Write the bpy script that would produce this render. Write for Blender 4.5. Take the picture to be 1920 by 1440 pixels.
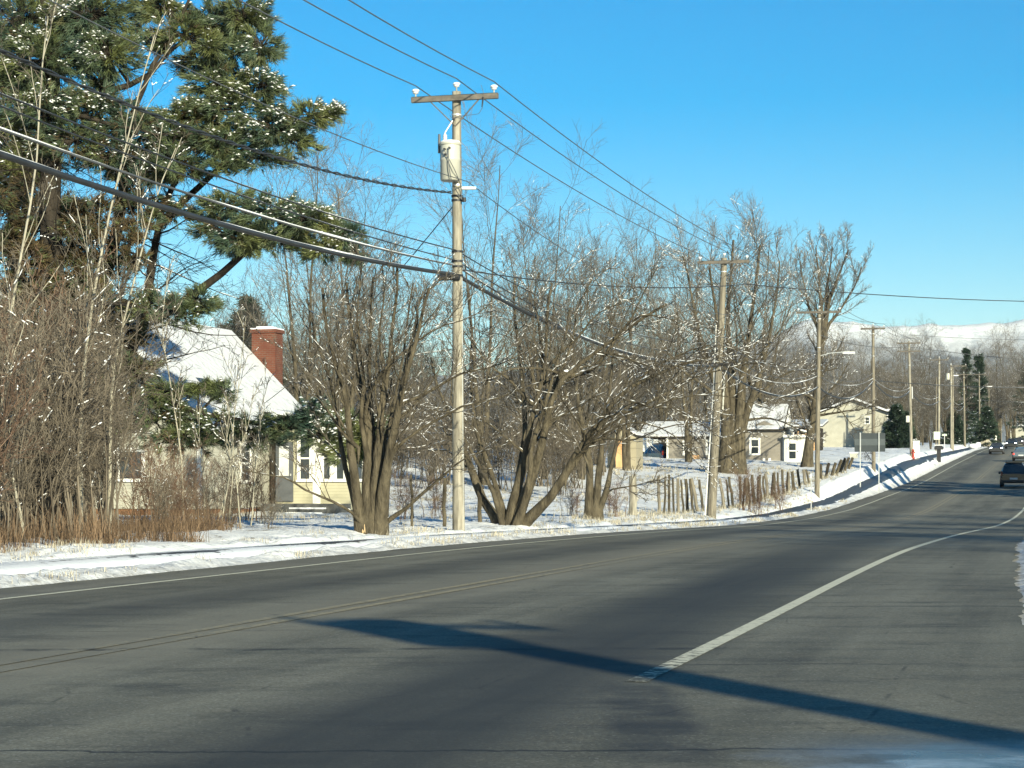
import bpy, math, random
import numpy as np
from mathutils import Vector, Matrix

for o in list(bpy.data.objects): bpy.data.objects.remove(o)
SC = bpy.context.scene
COL = SC.collection
R = math.radians

# ------------------------------------------------------------------ camera, sky, sun, exposure
F = 3800.0; HORIZON = 905.0; EYE = 1.25         # focal length and horizon in photo pixels, eye height in metres
cam = bpy.data.cameras.new('camera'); cam_o = bpy.data.objects.new('camera', cam); COL.objects.link(cam_o)
cam.sensor_width = 36; cam.lens = 36*F/1920
cam.shift_y = (HORIZON-720)/1920
cam.clip_start = .1; cam.clip_end = 30000
cam_o.location = (0, 0, EYE); cam_o.rotation_euler = (R(90), 0, 0)
SC.camera = cam_o

SUN_AZ = 23.5      # shadows head this many degrees left of straight ahead
SUN_EL = 17.0
wd = bpy.data.worlds.new('World'); SC.world = wd; wd.use_nodes = True
wn = wd.node_tree; wn.nodes.clear()
wo = wn.nodes.new('ShaderNodeOutputWorld'); wb = wn.nodes.new('ShaderNodeBackground')
sky = wn.nodes.new('ShaderNodeTexSky'); sky.sky_type = 'NISHITA'; sky.sun_disc = False
sky.sun_elevation = R(SUN_EL); sky.sun_rotation = R(180-SUN_AZ)
sky.altitude = 0; sky.air_density = 1.0; sky.dust_density = .1; sky.ozone_density = 3.0
hs = wn.nodes.new('ShaderNodeHueSaturation'); hs.inputs['Saturation'].default_value = 1.65; hs.inputs['Value'].default_value = 1.0; hs.inputs['Hue'].default_value = .498
wn.links.new(sky.outputs[0], hs.inputs['Color']); wn.links.new(hs.outputs[0], wb.inputs['Color'])
wb.inputs['Strength'].default_value = .06
wn.links.new(wb.outputs[0], wo.inputs['Surface'])
sl = bpy.data.lights.new('sun', 'SUN'); sl.energy = 4.1; sl.angle = R(.42); sl.color = (1, .95, .72)
so = bpy.data.objects.new('sun', sl); COL.objects.link(so)
SD = Vector((math.sin(R(SUN_AZ))*math.cos(R(SUN_EL)), -math.cos(R(SUN_AZ))*math.cos(R(SUN_EL)), math.sin(R(SUN_EL))))
so.location = SD*40; so.rotation_euler = SD.to_track_quat('Z', 'Y').to_euler()
SC.view_settings.view_transform = 'Standard'; SC.view_settings.look = 'None'
SC.view_settings.gamma = 1; SC.view_settings.exposure = 1.3
SC.cycles.max_bounces = 6; SC.cycles.diffuse_bounces = 3; SC.cycles.glossy_bounces = 2
SC.cycles.transparent_max_bounces = 6; SC.cycles.use_denoising = True

# ------------------------------------------------------------------ frames: the road runs along s, the distance across it is L
ANG = R(15.3); CS, SN = math.cos(ANG), math.sin(ANG)
def W(L, s, z=0.0): return Vector((L*CS+s*SN, -L*SN+s*CS, z))
def LS(X, Y): return X*CS-Y*SN, X*SN+Y*CS
def at(x, y, Y): return Vector(((x-960)/F*Y, Y, EYE+(HORIZON-y)/F*Y))
def s_of(x, L): k = (x-960)/F; return -L*(CS+SN*k)/(SN-CS*k)
def Y_of(x, L): return s_of(x, L)*CS-L*SN

def vnoise(x, y, seed=0):
    x = np.asarray(x, float); y = np.asarray(y, float)
    xi = np.floor(x).astype(np.int64); yi = np.floor(y).astype(np.int64); xf = x-xi; yf = y-yi
    def h(a, b):
        n = (a*374761393+b*668265263+seed*1442695041) & 0x7fffffff
        n = ((n ^ (n >> 13))*1274126177) & 0x7fffffff
        return ((n ^ (n >> 16)) & 0xffff)/65535.0
    u = xf*xf*(3-2*xf); v = yf*yf*(3-2*yf)
    return (h(xi, yi)*(1-u)+h(xi+1, yi)*u)*(1-v)+(h(xi, yi+1)*(1-u)+h(xi+1, yi+1)*u)*v
def fbm(x, y, seed=0): return (vnoise(x, y, seed)-.5)+.5*(vnoise(x*2.1, y*2.1, seed+1)-.5)+.25*(vnoise(x*4.3, y*4.3, seed+2)-.5)

_S = np.arange(-200, 1200, 1.0)
def _sm(xs, zs, w=9):
    z = np.interp(_S, xs, zs); k = np.hanning(w+2)[1:-1]; k /= k.sum()
    return np.convolve(np.pad(z, w, mode='edge'), k, 'same')[w:-w]
_R = _sm([0, 38, 53, 77, 93, 109, 147, 165, 211, 261, 288, 339, 400, 456, 600, 900], [0, 0, -.1, -.36, -.36, -.18, .78, 1.3, 3.04, 4.8, 5.7, 7.1, 8.5, 9.6, 11.2, 12.5], 17)
_SW = _sm([0, 28, 45, 80, 94, 119, 155, 176, 221, 261, 339, 456, 600, 900], [.2, .2, .1, -.22, -.2, .22, 1.9, 3.0, 4.3, 5.3, 7.3, 9.8, 11.4, 12.6], 11)
_V = _sm([0, 28, 45, 82, 97, 114, 150, 184, 226, 256, 288, 339, 385, 456, 520, 700], [.3, .25, .08, -.08, .0, .62, 2.4, 3.75, 4.75, 5.6, 6.4, 7.5, 8.5, 10, 11.2, 13], 11)
def road_z(s): return np.interp(s, _S, _R)
def smooth(a, b, x): t = np.clip((x-a)/(b-a), 0, 1); return t*t*(3-2*t)
def ground(L, s, bumps=True):
    L = np.asarray(L, float); s = np.asarray(s, float)
    r = road_z(s); w = np.interp(s, _S, _SW); v = np.interp(s, _S, _V)
    far = np.interp(s, [0, 66, 90, 110, 140, 170, 300], [0, 0, .06, .09, .035, .02, .0])*np.clip(-16-L, 0, 45)
    z = r-.06
    z = z+(w+.02-r)*smooth(-12.0, -13.2, L)+.05*smooth(-12.0, -12.25, L)
    z = z+(v-w)*smooth(-13.4, -14.2, L)
    z = z+np.where(L < -14, far+.1*smooth(-14, -15.5, L), 0)
    rl = np.interp(s, [16.5, 19, 28, 44, 70], [-.12, -.44, -.70, -1.10, -.9])
    rb = smooth(rl-.15, rl+.7, L)*smooth(15.5, 19, s)
    z = z+rb*(.14+.02*np.clip(L, 0, 20))
    if bumps:
        m = smooth(-12.05, -12.3, L)+rb
        swk = smooth(-12.6, -12.8, L)*smooth(-13.7, -13.5, L)
        z = z+m*(1-swk*.7)*(.08*fbm(L*2.2, s*1.3, 3)+.07*fbm(L*7, s*5, 9)+.07*fbm(L*.5, s*.25, 5))
        z = z-.075*swk
    return z
def gz(L, s): return float(ground(np.array([L]), np.array([s]))[0])
def gzw(X, Y): l, s = LS(X, Y); return gz(l, s)

# ------------------------------------------------------------------ materials
def mat(name, rough=.8, metal=0.0):
    m = bpy.data.materials.new(name); m.use_nodes = True
    nt = m.node_tree; b = nt.nodes['Principled BSDF']
    b.inputs['Roughness'].default_value = rough; b.inputs['Metallic'].default_value = metal
    if rough >= .7: b.inputs['Specular IOR Level'].default_value = .2
    return m, nt, b
def nd(nt, t, ins=None, **kw):
    n = nt.nodes.new('ShaderNode'+t)
    for k, v in kw.items(): setattr(n, k, v)
    for k, v in (ins or {}).items():
        if isinstance(v, bpy.types.NodeSocket): nt.links.new(v, n.inputs[k])
        else: n.inputs[k].default_value = v
    return n
def mth(nt, op, a, b=0.0, c=None, clamp=False):
    i = {0: a, 1: b}
    if c is not None: i[2] = c
    return nd(nt, 'Math', i, operation=op, use_clamp=clamp).outputs[0]
def ramp(nt, fac, p0, p1): return nd(nt, 'MapRange', {0: fac, 1: p0, 2: p1, 3: 0.0, 4: 1.0}, clamp=True).outputs[0]
def mixc(nt, f, a, b):
    n = nt.nodes.new('ShaderNodeMix'); n.data_type = 'RGBA'
    for s, v in ((0, f), (6, a), (7, b)):
        if isinstance(v, bpy.types.NodeSocket): nt.links.new(v, n.inputs[s])
        else: n.inputs[s].default_value = (*v, 1) if isinstance(v, tuple) and len(v) == 3 else v
    return n.outputs[2]
def noise(nt, vec, scale, detail=4.0, rough=.6): return nd(nt, 'TexNoise', {'Vector': vec, 'Scale': scale, 'Detail': detail, 'Roughness': rough}).outputs[0]
def bump(nt, b, h, strength=.4, dist=.02):
    n = nd(nt, 'Bump', {'Strength': strength, 'Distance': dist, 'Height': h}); nt.links.new(n.outputs[0], b.inputs['Normal'])
def two_tone(name, c0, c1, scale=3.0, rough=.8, stretch=(1, 1, 1), bmp=0.0, bdist=.02, metal=0.0, island=0.0):
    m, nt, b = mat(name, rough, metal)
    tc = nd(nt, 'TexCoord').outputs['Object']
    v = nd(nt, 'Mapping', {'Vector': tc, 'Scale': stretch}).outputs[0]
    f = ramp(nt, noise(nt, v, scale), .3, .7)
    c = mixc(nt, f, c0, c1)
    if island:
        g = nd(nt, 'NewGeometry').outputs['Random Per Island']
        k = nd(nt, 'MapRange', {0: g, 1: 0.0, 2: 1.0, 3: 1-island, 4: 1+island}).outputs[0]
        c = nd(nt, 'HueSaturation', {'Color': c, 'Value': k}).outputs[0]
    nt.links.new(c, b.inputs['Base Color'])
    if bmp: bump(nt, b, noise(nt, v, scale*4, 5), bmp, bdist)
    return m
M = {}
M['bark'] = two_tone('bark', (.030, .025, .017), (.135, .112, .074), 7, .9, (1, 1, .3), 1.0, .06)
M['bark_dark'] = two_tone('bark_dark', (.014, .012, .009), (.045, .036, .026), 5, .9, (1, 1, .4), .6, .03)
M['bark_pale'] = two_tone('bark_pale', (.22, .20, .15), (.40, .37, .29), 6, .8, (1, 1, .3), .3)
M['twig'] = two_tone('twig', (.058, .050, .039), (.130, .112, .088), 1.2, .9, island=.35)
M['twig_grey'] = two_tone('twig_grey', (.080, .070, .058), (.165, .147, .122), .6, .9, island=.3)
M['twig_red'] = two_tone('twig_red', (.080, .050, .034), (.175, .115, .078), 1.0, .9, island=.4)
M['grass'] = two_tone('dry_grass', (.065, .043, .027), (.175, .118, .072), .7, .9, island=.7)
M['grass_pale'] = two_tone('dry_stalks', (.20, .175, .125), (.46, .42, .33), 1.2, .9, island=.4)
M['stem_tan'] = two_tone('tan_stems', (.078, .065, .049), (.172, .145, .110), 1.0, .9, island=.4)
M['snow'] = two_tone('snow', (.72, .72, .72), (.82, .82, .81), 3, .65, bmp=.3)
def pine_mat():
    m, nt, b = mat('pine_needles', .6)
    tc = nd(nt, 'TexCoord').outputs['Object']; g = nd(nt, 'NewGeometry').outputs['Random Per Island']
    c = mixc(nt, ramp(nt, noise(nt, tc, .75, 4), .36, .64), (.030, .060, .040), (.105, .118, .034))
    c = mixc(nt, mth(nt, 'MULTIPLY', ramp(nt, noise(nt, tc, 2.6, 3), .55, .72), .7), c, (.120, .105, .040))
    c = nd(nt, 'HueSaturation', {'Color': c, 'Value': nd(nt, 'MapRange', {0: g, 1: 0.0, 2: 1.0, 3: .5, 4: 1.6}).outputs[0]}).outputs[0]
    nt.links.new(c, b.inputs['Base Color']); return m
M['pine'] = pine_mat()
M['pine_dead'] = two_tone('dead_needles', (.045, .032, .016), (.095, .068, .032), .8, .8, island=.4)
M['spruce'] = two_tone('spruce_needles', (.012, .026, .018), (.035, .055, .032), .8, .7, island=.4)
M['pole'] = two_tone('weathered_pole_wood', (.10, .088, .066), (.37, .34, .27), 7, .85, (1.6, 1.6, .16), .5, .01)
M['pole_dark'] = two_tone('old_pole_wood', (.085, .074, .056), (.26, .23, .175), 7, .85, (1.6, 1.6, .16), .5, .01)
M['arm'] = two_tone('crossarm_wood', (.085, .075, .062), (.17, .15, .125), 6, .85, (1, 1, 1), .4, .01)
M['porcelain'] = two_tone('insulator_glaze', (.45, .46, .45), (.55, .55, .54), 4, .25)
M['galv'] = two_tone('galvanised_metal', (.42, .43, .42), (.58, .59, .57), 5, .45, metal=.4)
M['grey_paint'] = two_tone('pale_grey_paint', (.36, .355, .30), (.45, .44, .37), 2, .4)
M['black'] = two_tone('black_rubber', (.010, .010, .011), (.022, .022, .024), 5, .6)
M['wire'] = two_tone('wire_metal', (.055, .06, .065), (.10, .105, .11), 2, .6)
M['cable'] = two_tone('cable_sheath', (.018, .02, .022), (.035, .037, .04), 2, .55)
M['white_trim'] = two_tone('white_trim_paint', (.68, .66, .60), (.80, .78, .72), 3, .55)
M['concrete'] = two_tone('concrete', (.060, .062, .060), (.115, .115, .108), 4, .85, bmp=.3)
M['glass_dark'] = two_tone('window_glass', (.02, .026, .03), (.05, .06, .065), 1.5, .06)
M['rust'] = two_tone('rusty_brown_metal', (.10, .05, .025), (.24, .12, .06), 3, .85)
M['wood_new'] = two_tone('new_lumber', (.50, .27, .12), (.66, .42, .22), 3, .7, (1, 1, .3))
M['cut_wood'] = two_tone('split_wood', (.34, .24, .13), (.48, .35, .20), 6, .8)

def siding(name, c0, c1, pitch=.115, dirt=.35):
    m, nt, b = mat(name, .6)
    tc = nd(nt, 'TexCoord').outputs['Object']
    z = nd(nt, 'SeparateXYZ', {0: tc}).outputs[2]
    saw = mth(nt, 'FRACT', mth(nt, 'DIVIDE', z, pitch))
    f = ramp(nt, noise(nt, tc, 1.3, 6), .3, .75)
    c = mixc(nt, f, c0, c1)
    line = ramp(nt, saw, .10, .0)
    c = mixc(nt, mth(nt, 'MULTIPLY', line, .55), c, tuple(x*.35 for x in c0))
    nt.links.new(c, b.inputs['Base Color'])
    bump(nt, b, saw, .9, .015)
    return m
M['siding_cream'] = siding('cream_clapboard', (.33, .315, .25), (.43, .41, .33))
M['siding_yellow'] = siding('yellow_clapboard', (.38, .355, .24), (.48, .45, .32))
M['siding_taupe'] = siding('taupe_clapboard', (.185, .165, .135), (.25, .225, .185))
M['siding_white'] = siding('white_vertical_boards', (.58, .56, .49), (.74, .72, .65), .2)
M['shed_yellow'] = siding('tan_plywood', (.27, .235, .155), (.35, .305, .21), .6)

def brick():
    m, nt, b = mat('red_brick', .85)
    tc = nd(nt, 'TexCoord').outputs['Object']
    sx = nd(nt, 'SeparateXYZ', {0: tc})
    u = mth(nt, 'ADD', sx.outputs[0], sx.outputs[1])
    v = nd(nt, 'CombineXYZ', {0: u, 1: sx.outputs[2], 2: 0.0}).outputs[0]
    t = nd(nt, 'TexBrick', {'Vector': v, 'Color1': (.155, .046, .025, 1), 'Color2': (.10, .030, .018, 1), 'Mortar': (.13, .095, .072, 1),
                            'Scale': 1.0, 'Mortar Size': .012, 'Brick Width': .22, 'Row Height': .075})
    c = mixc(nt, ramp(nt, noise(nt, tc, 2.2), .35, .75), t.outputs[0], (.10, .032, .02))
    nt.links.new(c, b.inputs['Base Color']); bump(nt, b, t.outputs[1], -.5, .01)
    return m
M['brick'] = brick()

def roof_snow():
    m, nt, b = mat('snow_on_shingles', .65)
    tc = nd(nt, 'TexCoord').outputs['Object']
    f = ramp(nt, noise(nt, nd(nt, 'Mapping', {'Vector': tc, 'Scale': (1.0, .6, 2.2)}).outputs[0], 1.6, 7, .72), .59, .70)
    c = mixc(nt, f, (.56, .565, .57), (.20, .21, .22))
    nt.links.new(c, b.inputs['Base Color']); bump(nt, b, noise(nt, tc, 2.5, 5), .9, .12)
    return m
M['roof_snow'] = roof_snow()

def ground_mat():
    m, nt, b = mat('snowy_ground', .7)
    tc = nd(nt, 'TexCoord').outputs['Object']
    sx = nd(nt, 'SeparateXYZ', {0: tc}); L = sx.outputs[0]; s = sx.outputs[1]
    n1 = noise(nt, tc, .55, 6, .65); n2 = noise(nt, tc, 3.0, 5, .7); n3 = noise(nt, tc, 14.0, 3, .7)
    f = mth(nt, 'ADD', mth(nt, 'MULTIPLY', n1, .40), mth(nt, 'ADD', mth(nt, 'MULTIPLY', n2, .33), mth(nt, 'MULTIPLY', n3, .27)))
    fld = ramp(nt, L, -14.6, -16.5)                              # the rough field beyond the fence shows more grass
    thr = mth(nt, 'SUBTRACT', .585, mth(nt, 'MULTIPLY', fld, .04))
    fs = ramp(nt, mth(nt, 'SUBTRACT', f, thr), -.02, .05)
    grass = mixc(nt, n3, (.10, .075, .04), (.30, .23, .12))
    snow = mixc(nt, n2, (.68, .68, .67), (.80, .80, .785))
    c = mixc(nt, fs, snow, grass)
    edge = mth(nt, 'MULTIPLY', ramp(nt, L, -12.75, -12.15), ramp(nt, mth(nt, 'ADD', n2, mth(nt, 'MULTIPLY', n3, .3)), .45, .80))   # salt and grit thrown up at the kerbless edge
    c = mixc(nt, edge, c, (.30, .29, .27))
    nt.links.new(c, b.inputs['Base Color'])
    h = mth(nt, 'ADD', mth(nt, 'MULTIPLY', n2, .7), mth(nt, 'MULTIPLY', n3, .35))
    bump(nt, b, h, .7, .10)
    return m
M['ground'] = ground_mat()

def walk_mat():
    m, nt, b = mat('wet_footpath', .45)
    tc = nd(nt, 'TexCoord').outputs['Object']
    sx = nd(nt, 'SeparateXYZ', {0: tc}); L = sx.outputs[0]; s = sx.outputs[1]
    v = nd(nt, 'Mapping', {'Vector': tc, 'Scale': (1.0, .16, 1)}).outputs[0]
    n1 = noise(nt, v, 1.5, 5, .6); n2 = noise(nt, tc, 6, 5, .7)
    thr = nd(nt, 'MapRange', {0: s, 1: 50.0, 2: 110.0, 3: .50, 4: .80}, clamp=True).outputs[0]
    edge = ramp(nt, mth(nt, 'ABSOLUTE', mth(nt, 'ADD', L, 13.2)), .05, .50)
    f = ramp(nt, mth(nt, 'SUBTRACT', mth(nt, 'ADD', mth(nt, 'ADD', n1, mth(nt, 'MULTIPLY', mth(nt, 'SUBTRACT', n2, .5), .35)), mth(nt, 'MULTIPLY', edge, .28)), thr), -.01, .03)
    c = mixc(nt, f, mixc(nt, n2, (.020, .020, .020), (.055, .05, .042)), mixc(nt, n2, (.72, .73, .74), (.88, .88, .87)))
    nt.links.new(c, b.inputs['Base Color']); bump(nt, b, n2, .5, .04)
    return m
M['walk'] = walk_mat()

def road_mat(paint=None):
    m, nt, b = mat('road_asphalt' if paint is None else 'worn_road_paint', .75)
    b.inputs['Specular IOR Level'].default_value = .25
    g = nd(nt, 'NewGeometry').outputs['Position']
    gx = nd(nt, 'SeparateXYZ', {0: g}); X = gx.outputs[0]; Y = gx.outputs[1]
    tc = nd(nt, 'TexCoord').outputs['Object']
    sx = nd(nt, 'SeparateXYZ', {0: tc}); L = sx.outputs[0]; s = sx.outputs[1]
    along = nd(nt, 'Mapping', {'Vector': tc, 'Scale': (1.0, .055, 1)}).outputs[0]
    n_big = noise(nt, tc, .22, 4, .55); n_str = noise(nt, along, 1.3, 5, .6); n_fine = noise(nt, tc, 90, 2, .7)
    n_mid = noise(nt, tc, 2.2, 6, .65)
    v = mth(nt, 'ADD', mth(nt, 'MULTIPLY', n_big, .40), mth(nt, 'MULTIPLY', n_str, .60))
    n_scr = noise(nt, nd(nt, 'Mapping', {'Vector': g, 'Scale': (.6, 1.5, 1)}).outputs[0], 1.0, 6, .7)
    c = mixc(nt, ramp(nt, v, .34, .66), (.064, .061, .046), (.188, .179, .136))
    c = mixc(nt, mth(nt, 'MULTIPLY', ramp(nt, n_mid, .45, .75), .35), c, (.175, .155, .108))
    c = mixc(nt, mth(nt, 'MULTIPLY', ramp(nt, n_scr, .52, .68), .62), c, (.028, .028, .025))
    c = mixc(nt, mth(nt, 'MULTIPLY', ramp(nt, n_scr, .44, .28), .45), c, (.21, .195, .15))
    # aggregate
    vo = nd(nt, 'TexVoronoi', {'Vector': tc, 'Scale': 70.0}).outputs['Color']
    vg = nd(nt, 'SeparateXYZ', {0: vo}).outputs[0]
    c = nd(nt, 'HueSaturation', {'Color': c, 'Value': nd(nt, 'MapRange', {0: mth(nt, 'ADD', mth(nt, 'MULTIPLY', n_fine, .6), mth(nt, 'MULTIPLY', vg, .4)), 1: .2, 2: .8, 3: .62, 4: 1.38}).outputs[0]}).outputs[0]
    spk = ramp(nt, vg, .965, .985)
    c = mixc(nt, mth(nt, 'MULTIPLY', spk, .35), c, (.30, .29, .26))
    def band(center, width, soft):
        return ramp(nt, mth(nt, 'ABSOLUTE', mth(nt, 'SUBTRACT', L, center)), width+soft, width)
    wob = mth(nt, 'MULTIPLY', mth(nt, 'SUBTRACT', n_str, .5), .8)
    # pale salt film beside the centre line and along the left edge
    salt = mth(nt, 'MULTIPLY', band(mth(nt, 'ADD', wob, -7.0), .25, 1.0), .55)
    c = mixc(nt, salt, c, (.215, .195, .145))
    salt2 = mth(nt, 'MULTIPLY', band(mth(nt, 'ADD', wob, -11.5), .05, .7), .40)
    c = mixc(nt, salt2, c, (.17, .16, .135))
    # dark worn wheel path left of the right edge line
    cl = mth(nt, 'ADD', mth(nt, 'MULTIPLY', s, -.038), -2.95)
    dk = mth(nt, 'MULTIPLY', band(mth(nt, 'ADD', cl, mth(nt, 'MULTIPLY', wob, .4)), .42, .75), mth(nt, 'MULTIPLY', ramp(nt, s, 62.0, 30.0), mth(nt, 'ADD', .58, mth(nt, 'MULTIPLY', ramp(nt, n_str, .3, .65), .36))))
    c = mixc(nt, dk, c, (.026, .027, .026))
    dk2 = mth(nt, 'MULTIPLY', band(mth(nt, 'ADD', wob, -9.0), .25, .8), .50)
    c = mixc(nt, dk2, c, (.040, .039, .035))
    # dark patch under the end of the line
    px = ramp(nt, mth(nt, 'ABSOLUTE', mth(nt, 'SUBTRACT', X, mth(nt, 'ADD', .74, mth(nt, 'MULTIPLY', wob, .3)))), .30, .16)
    py = mth(nt, 'MULTIPLY', ramp(nt, Y, 12.9, 12.2), ramp(nt, Y, 8.6, 9.6))
    c = mixc(nt, mth(nt, 'MULTIPLY', mth(nt, 'MULTIPLY', px, py), mth(nt, 'MULTIPLY', ramp(nt, n_mid, .33, .55), .75)), c, (.026, .027, .028))
    # transverse cracks and tar seams; the nearest line is a painted wire shadow
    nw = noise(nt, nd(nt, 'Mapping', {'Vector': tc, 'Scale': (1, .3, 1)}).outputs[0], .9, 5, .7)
    def crack_or_shadow(y0, slope, width, x0, x1, k, brk):
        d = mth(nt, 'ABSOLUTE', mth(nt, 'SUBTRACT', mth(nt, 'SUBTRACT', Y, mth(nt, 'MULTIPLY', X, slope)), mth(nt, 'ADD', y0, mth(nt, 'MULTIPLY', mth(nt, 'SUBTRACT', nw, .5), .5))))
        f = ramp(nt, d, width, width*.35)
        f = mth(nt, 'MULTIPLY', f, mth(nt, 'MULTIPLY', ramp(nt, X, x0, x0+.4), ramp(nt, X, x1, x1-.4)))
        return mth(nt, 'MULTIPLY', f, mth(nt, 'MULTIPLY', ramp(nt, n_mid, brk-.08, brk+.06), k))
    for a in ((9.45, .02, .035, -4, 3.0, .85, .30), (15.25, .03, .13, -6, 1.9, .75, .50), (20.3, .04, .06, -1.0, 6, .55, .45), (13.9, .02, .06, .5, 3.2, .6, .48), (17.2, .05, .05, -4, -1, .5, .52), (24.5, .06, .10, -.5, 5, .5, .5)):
        c = mixc(nt, crack_or_shadow(*a), c, (.014, .015, .016))
    # fine alligator cracking
    vd = nd(nt, 'TexVoronoi', {'Vector': nd(nt, 'Mapping', {'Vector': tc, 'Scale': (1.3, .55, 1)}).outputs[0], 'Scale': .8}, feature='DISTANCE_TO_EDGE').outputs['Distance']
    ck = mth(nt, 'MULTIPLY', ramp(nt, vd, .014, .004), mth(nt, 'MULTIPLY', ramp(nt, n_mid, .52, .64), .55))
    c = mixc(nt, ck, c, (.020, .020, .020))
    # damp film at the near right corner
    if paint is None:
        dmp = mth(nt, 'MULTIPLY', mth(nt, 'MULTIPLY', ramp(nt, mth(nt, 'ADD', Y, mth(nt, 'MULTIPLY', n_mid, 1.2)), 10.9, 9.9), ramp(nt, mth(nt, 'ADD', X, mth(nt, 'MULTIPLY', n_mid, .9)), 1.5, 2.3)), .85)
        c = mixc(nt, dmp, c, (.030, .034, .038))
        icy = mth(nt, 'MULTIPLY', mth(nt, 'MULTIPLY', dmp, ramp(nt, Y, 9.9, 9.2)), ramp(nt, mth(nt, 'ADD', mth(nt, 'MULTIPLY', n_scr, .6), mth(nt, 'MULTIPLY', n_mid, .4)), .44, .60))
        c = mixc(nt, icy, c, (.30, .34, .38))
        rg = nd(nt, 'MapRange', {0: dmp, 1: 0.0, 2: .85, 3: .78, 4: .22}).outputs[0]
        nt.links.new(rg, b.inputs['Roughness'])
    else:
        w = mth(nt, 'ADD', mth(nt, 'MULTIPLY', noise(nt, tc, 9, 5, .75), .7), mth(nt, 'MULTIPLY', n_str, .3))
        w = mth(nt, 'ADD', w, mth(nt, 'MULTIPLY', ramp(nt, s, 16.0, 12.3), .12))
        keep = ramp(nt, w, paint[1]+.06, paint[1]-.04)
        c = mixc(nt, keep, c, mixc(nt, n_fine, tuple(x*.8 for x in paint[0]), paint[0]))
    nt.links.new(c, b.inputs['Base Color'])
    bump(nt, b, mth(nt, 'ADD', mth(nt, 'MULTIPLY', n_fine, .5), mth(nt, 'MULTIPLY', n_mid, .5)), .35, .012)
    return m
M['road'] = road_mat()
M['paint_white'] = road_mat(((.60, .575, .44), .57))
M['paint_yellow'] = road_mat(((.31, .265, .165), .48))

def mountain_mat():
    m, nt, b = mat('snowy_mountain', .9)
    tc = nd(nt, 'TexCoord').outputs['Object']
    z = nd(nt, 'SeparateXYZ', {0: tc}).outputs[2]
    n1 = noise(nt, tc, .006, 8, .65); n2 = noise(nt, tc, .03, 6, .7)
    zz = mth(nt, 'ADD', z, mth(nt, 'MULTIPLY', mth(nt, 'SUBTRACT', n1, .5), 260.0))
    f = ramp(nt, zz, 470.0, 360.0)
    spots = ramp(nt, mth(nt, 'ADD', mth(nt, 'MULTIPLY', n2, .6), mth(nt, 'MULTIPLY', noise(nt, nd(nt, 'Mapping', {'Vector': tc, 'Scale': (1, .35, .6)}).outputs[0], .012, 6, .7), .4)), .49, .60)
    up = mixc(nt, mth(nt, 'MULTIPLY', spots, .7), (.66, .66, .65), (.26, .29, .32))
    low = mixc(nt, n2, (.16, .17, .18), (.07, .075, .08))
    nt.links.new(mixc(nt, f, up, low), b.inputs['Base Color'])
    return m
M['mountain'] = mountain_mat()
def car_paint(name, c, rough=.25):
    m, nt, b = mat(name, rough); tc = nd(nt, 'TexCoord').outputs['Object']
    nt.links.new(mixc(nt, noise(nt, tc, 4, 4), c, tuple(x*.7+.01 for x in c)), b.inputs['Base Color'])
    b.inputs['Coat Weight'].default_value = .5
    return m
def glow(name, c, e):
    m, nt, b = mat(name, .3); b.inputs['Base Color'].default_value = (*c, 1)
    b.inputs['Emission Color'].default_value = (*c, 1); b.inputs['Emission Strength'].default_value = e
    return m
M['lamp_on'] = glow('headlamp_lit', (1, .96, .95), 12)
M['tail_red'] = two_tone('red_lens', (.10, .006, .006), (.14, .01, .008), 3, .2)
M['tail_on'] = glow('brake_lamp_lit', (1, .05, .03), .5)
M['sign_back'] = two_tone('dull_grey_sign_metal', (.026, .034, .038), (.038, .047, .051), 2, .6)
M['sign_band'] = two_tone('brace_grey_metal', (.055, .068, .072), (.072, .085, .09), 2, .6)
M['green_box'] = two_tone('pale_green_enamel', (.40, .46, .36), (.50, .56, .45), 2, .5)
M['red'] = two_tone('hydrant_red', (.25, .03, .02), (.33, .05, .03), 3, .5)

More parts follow.
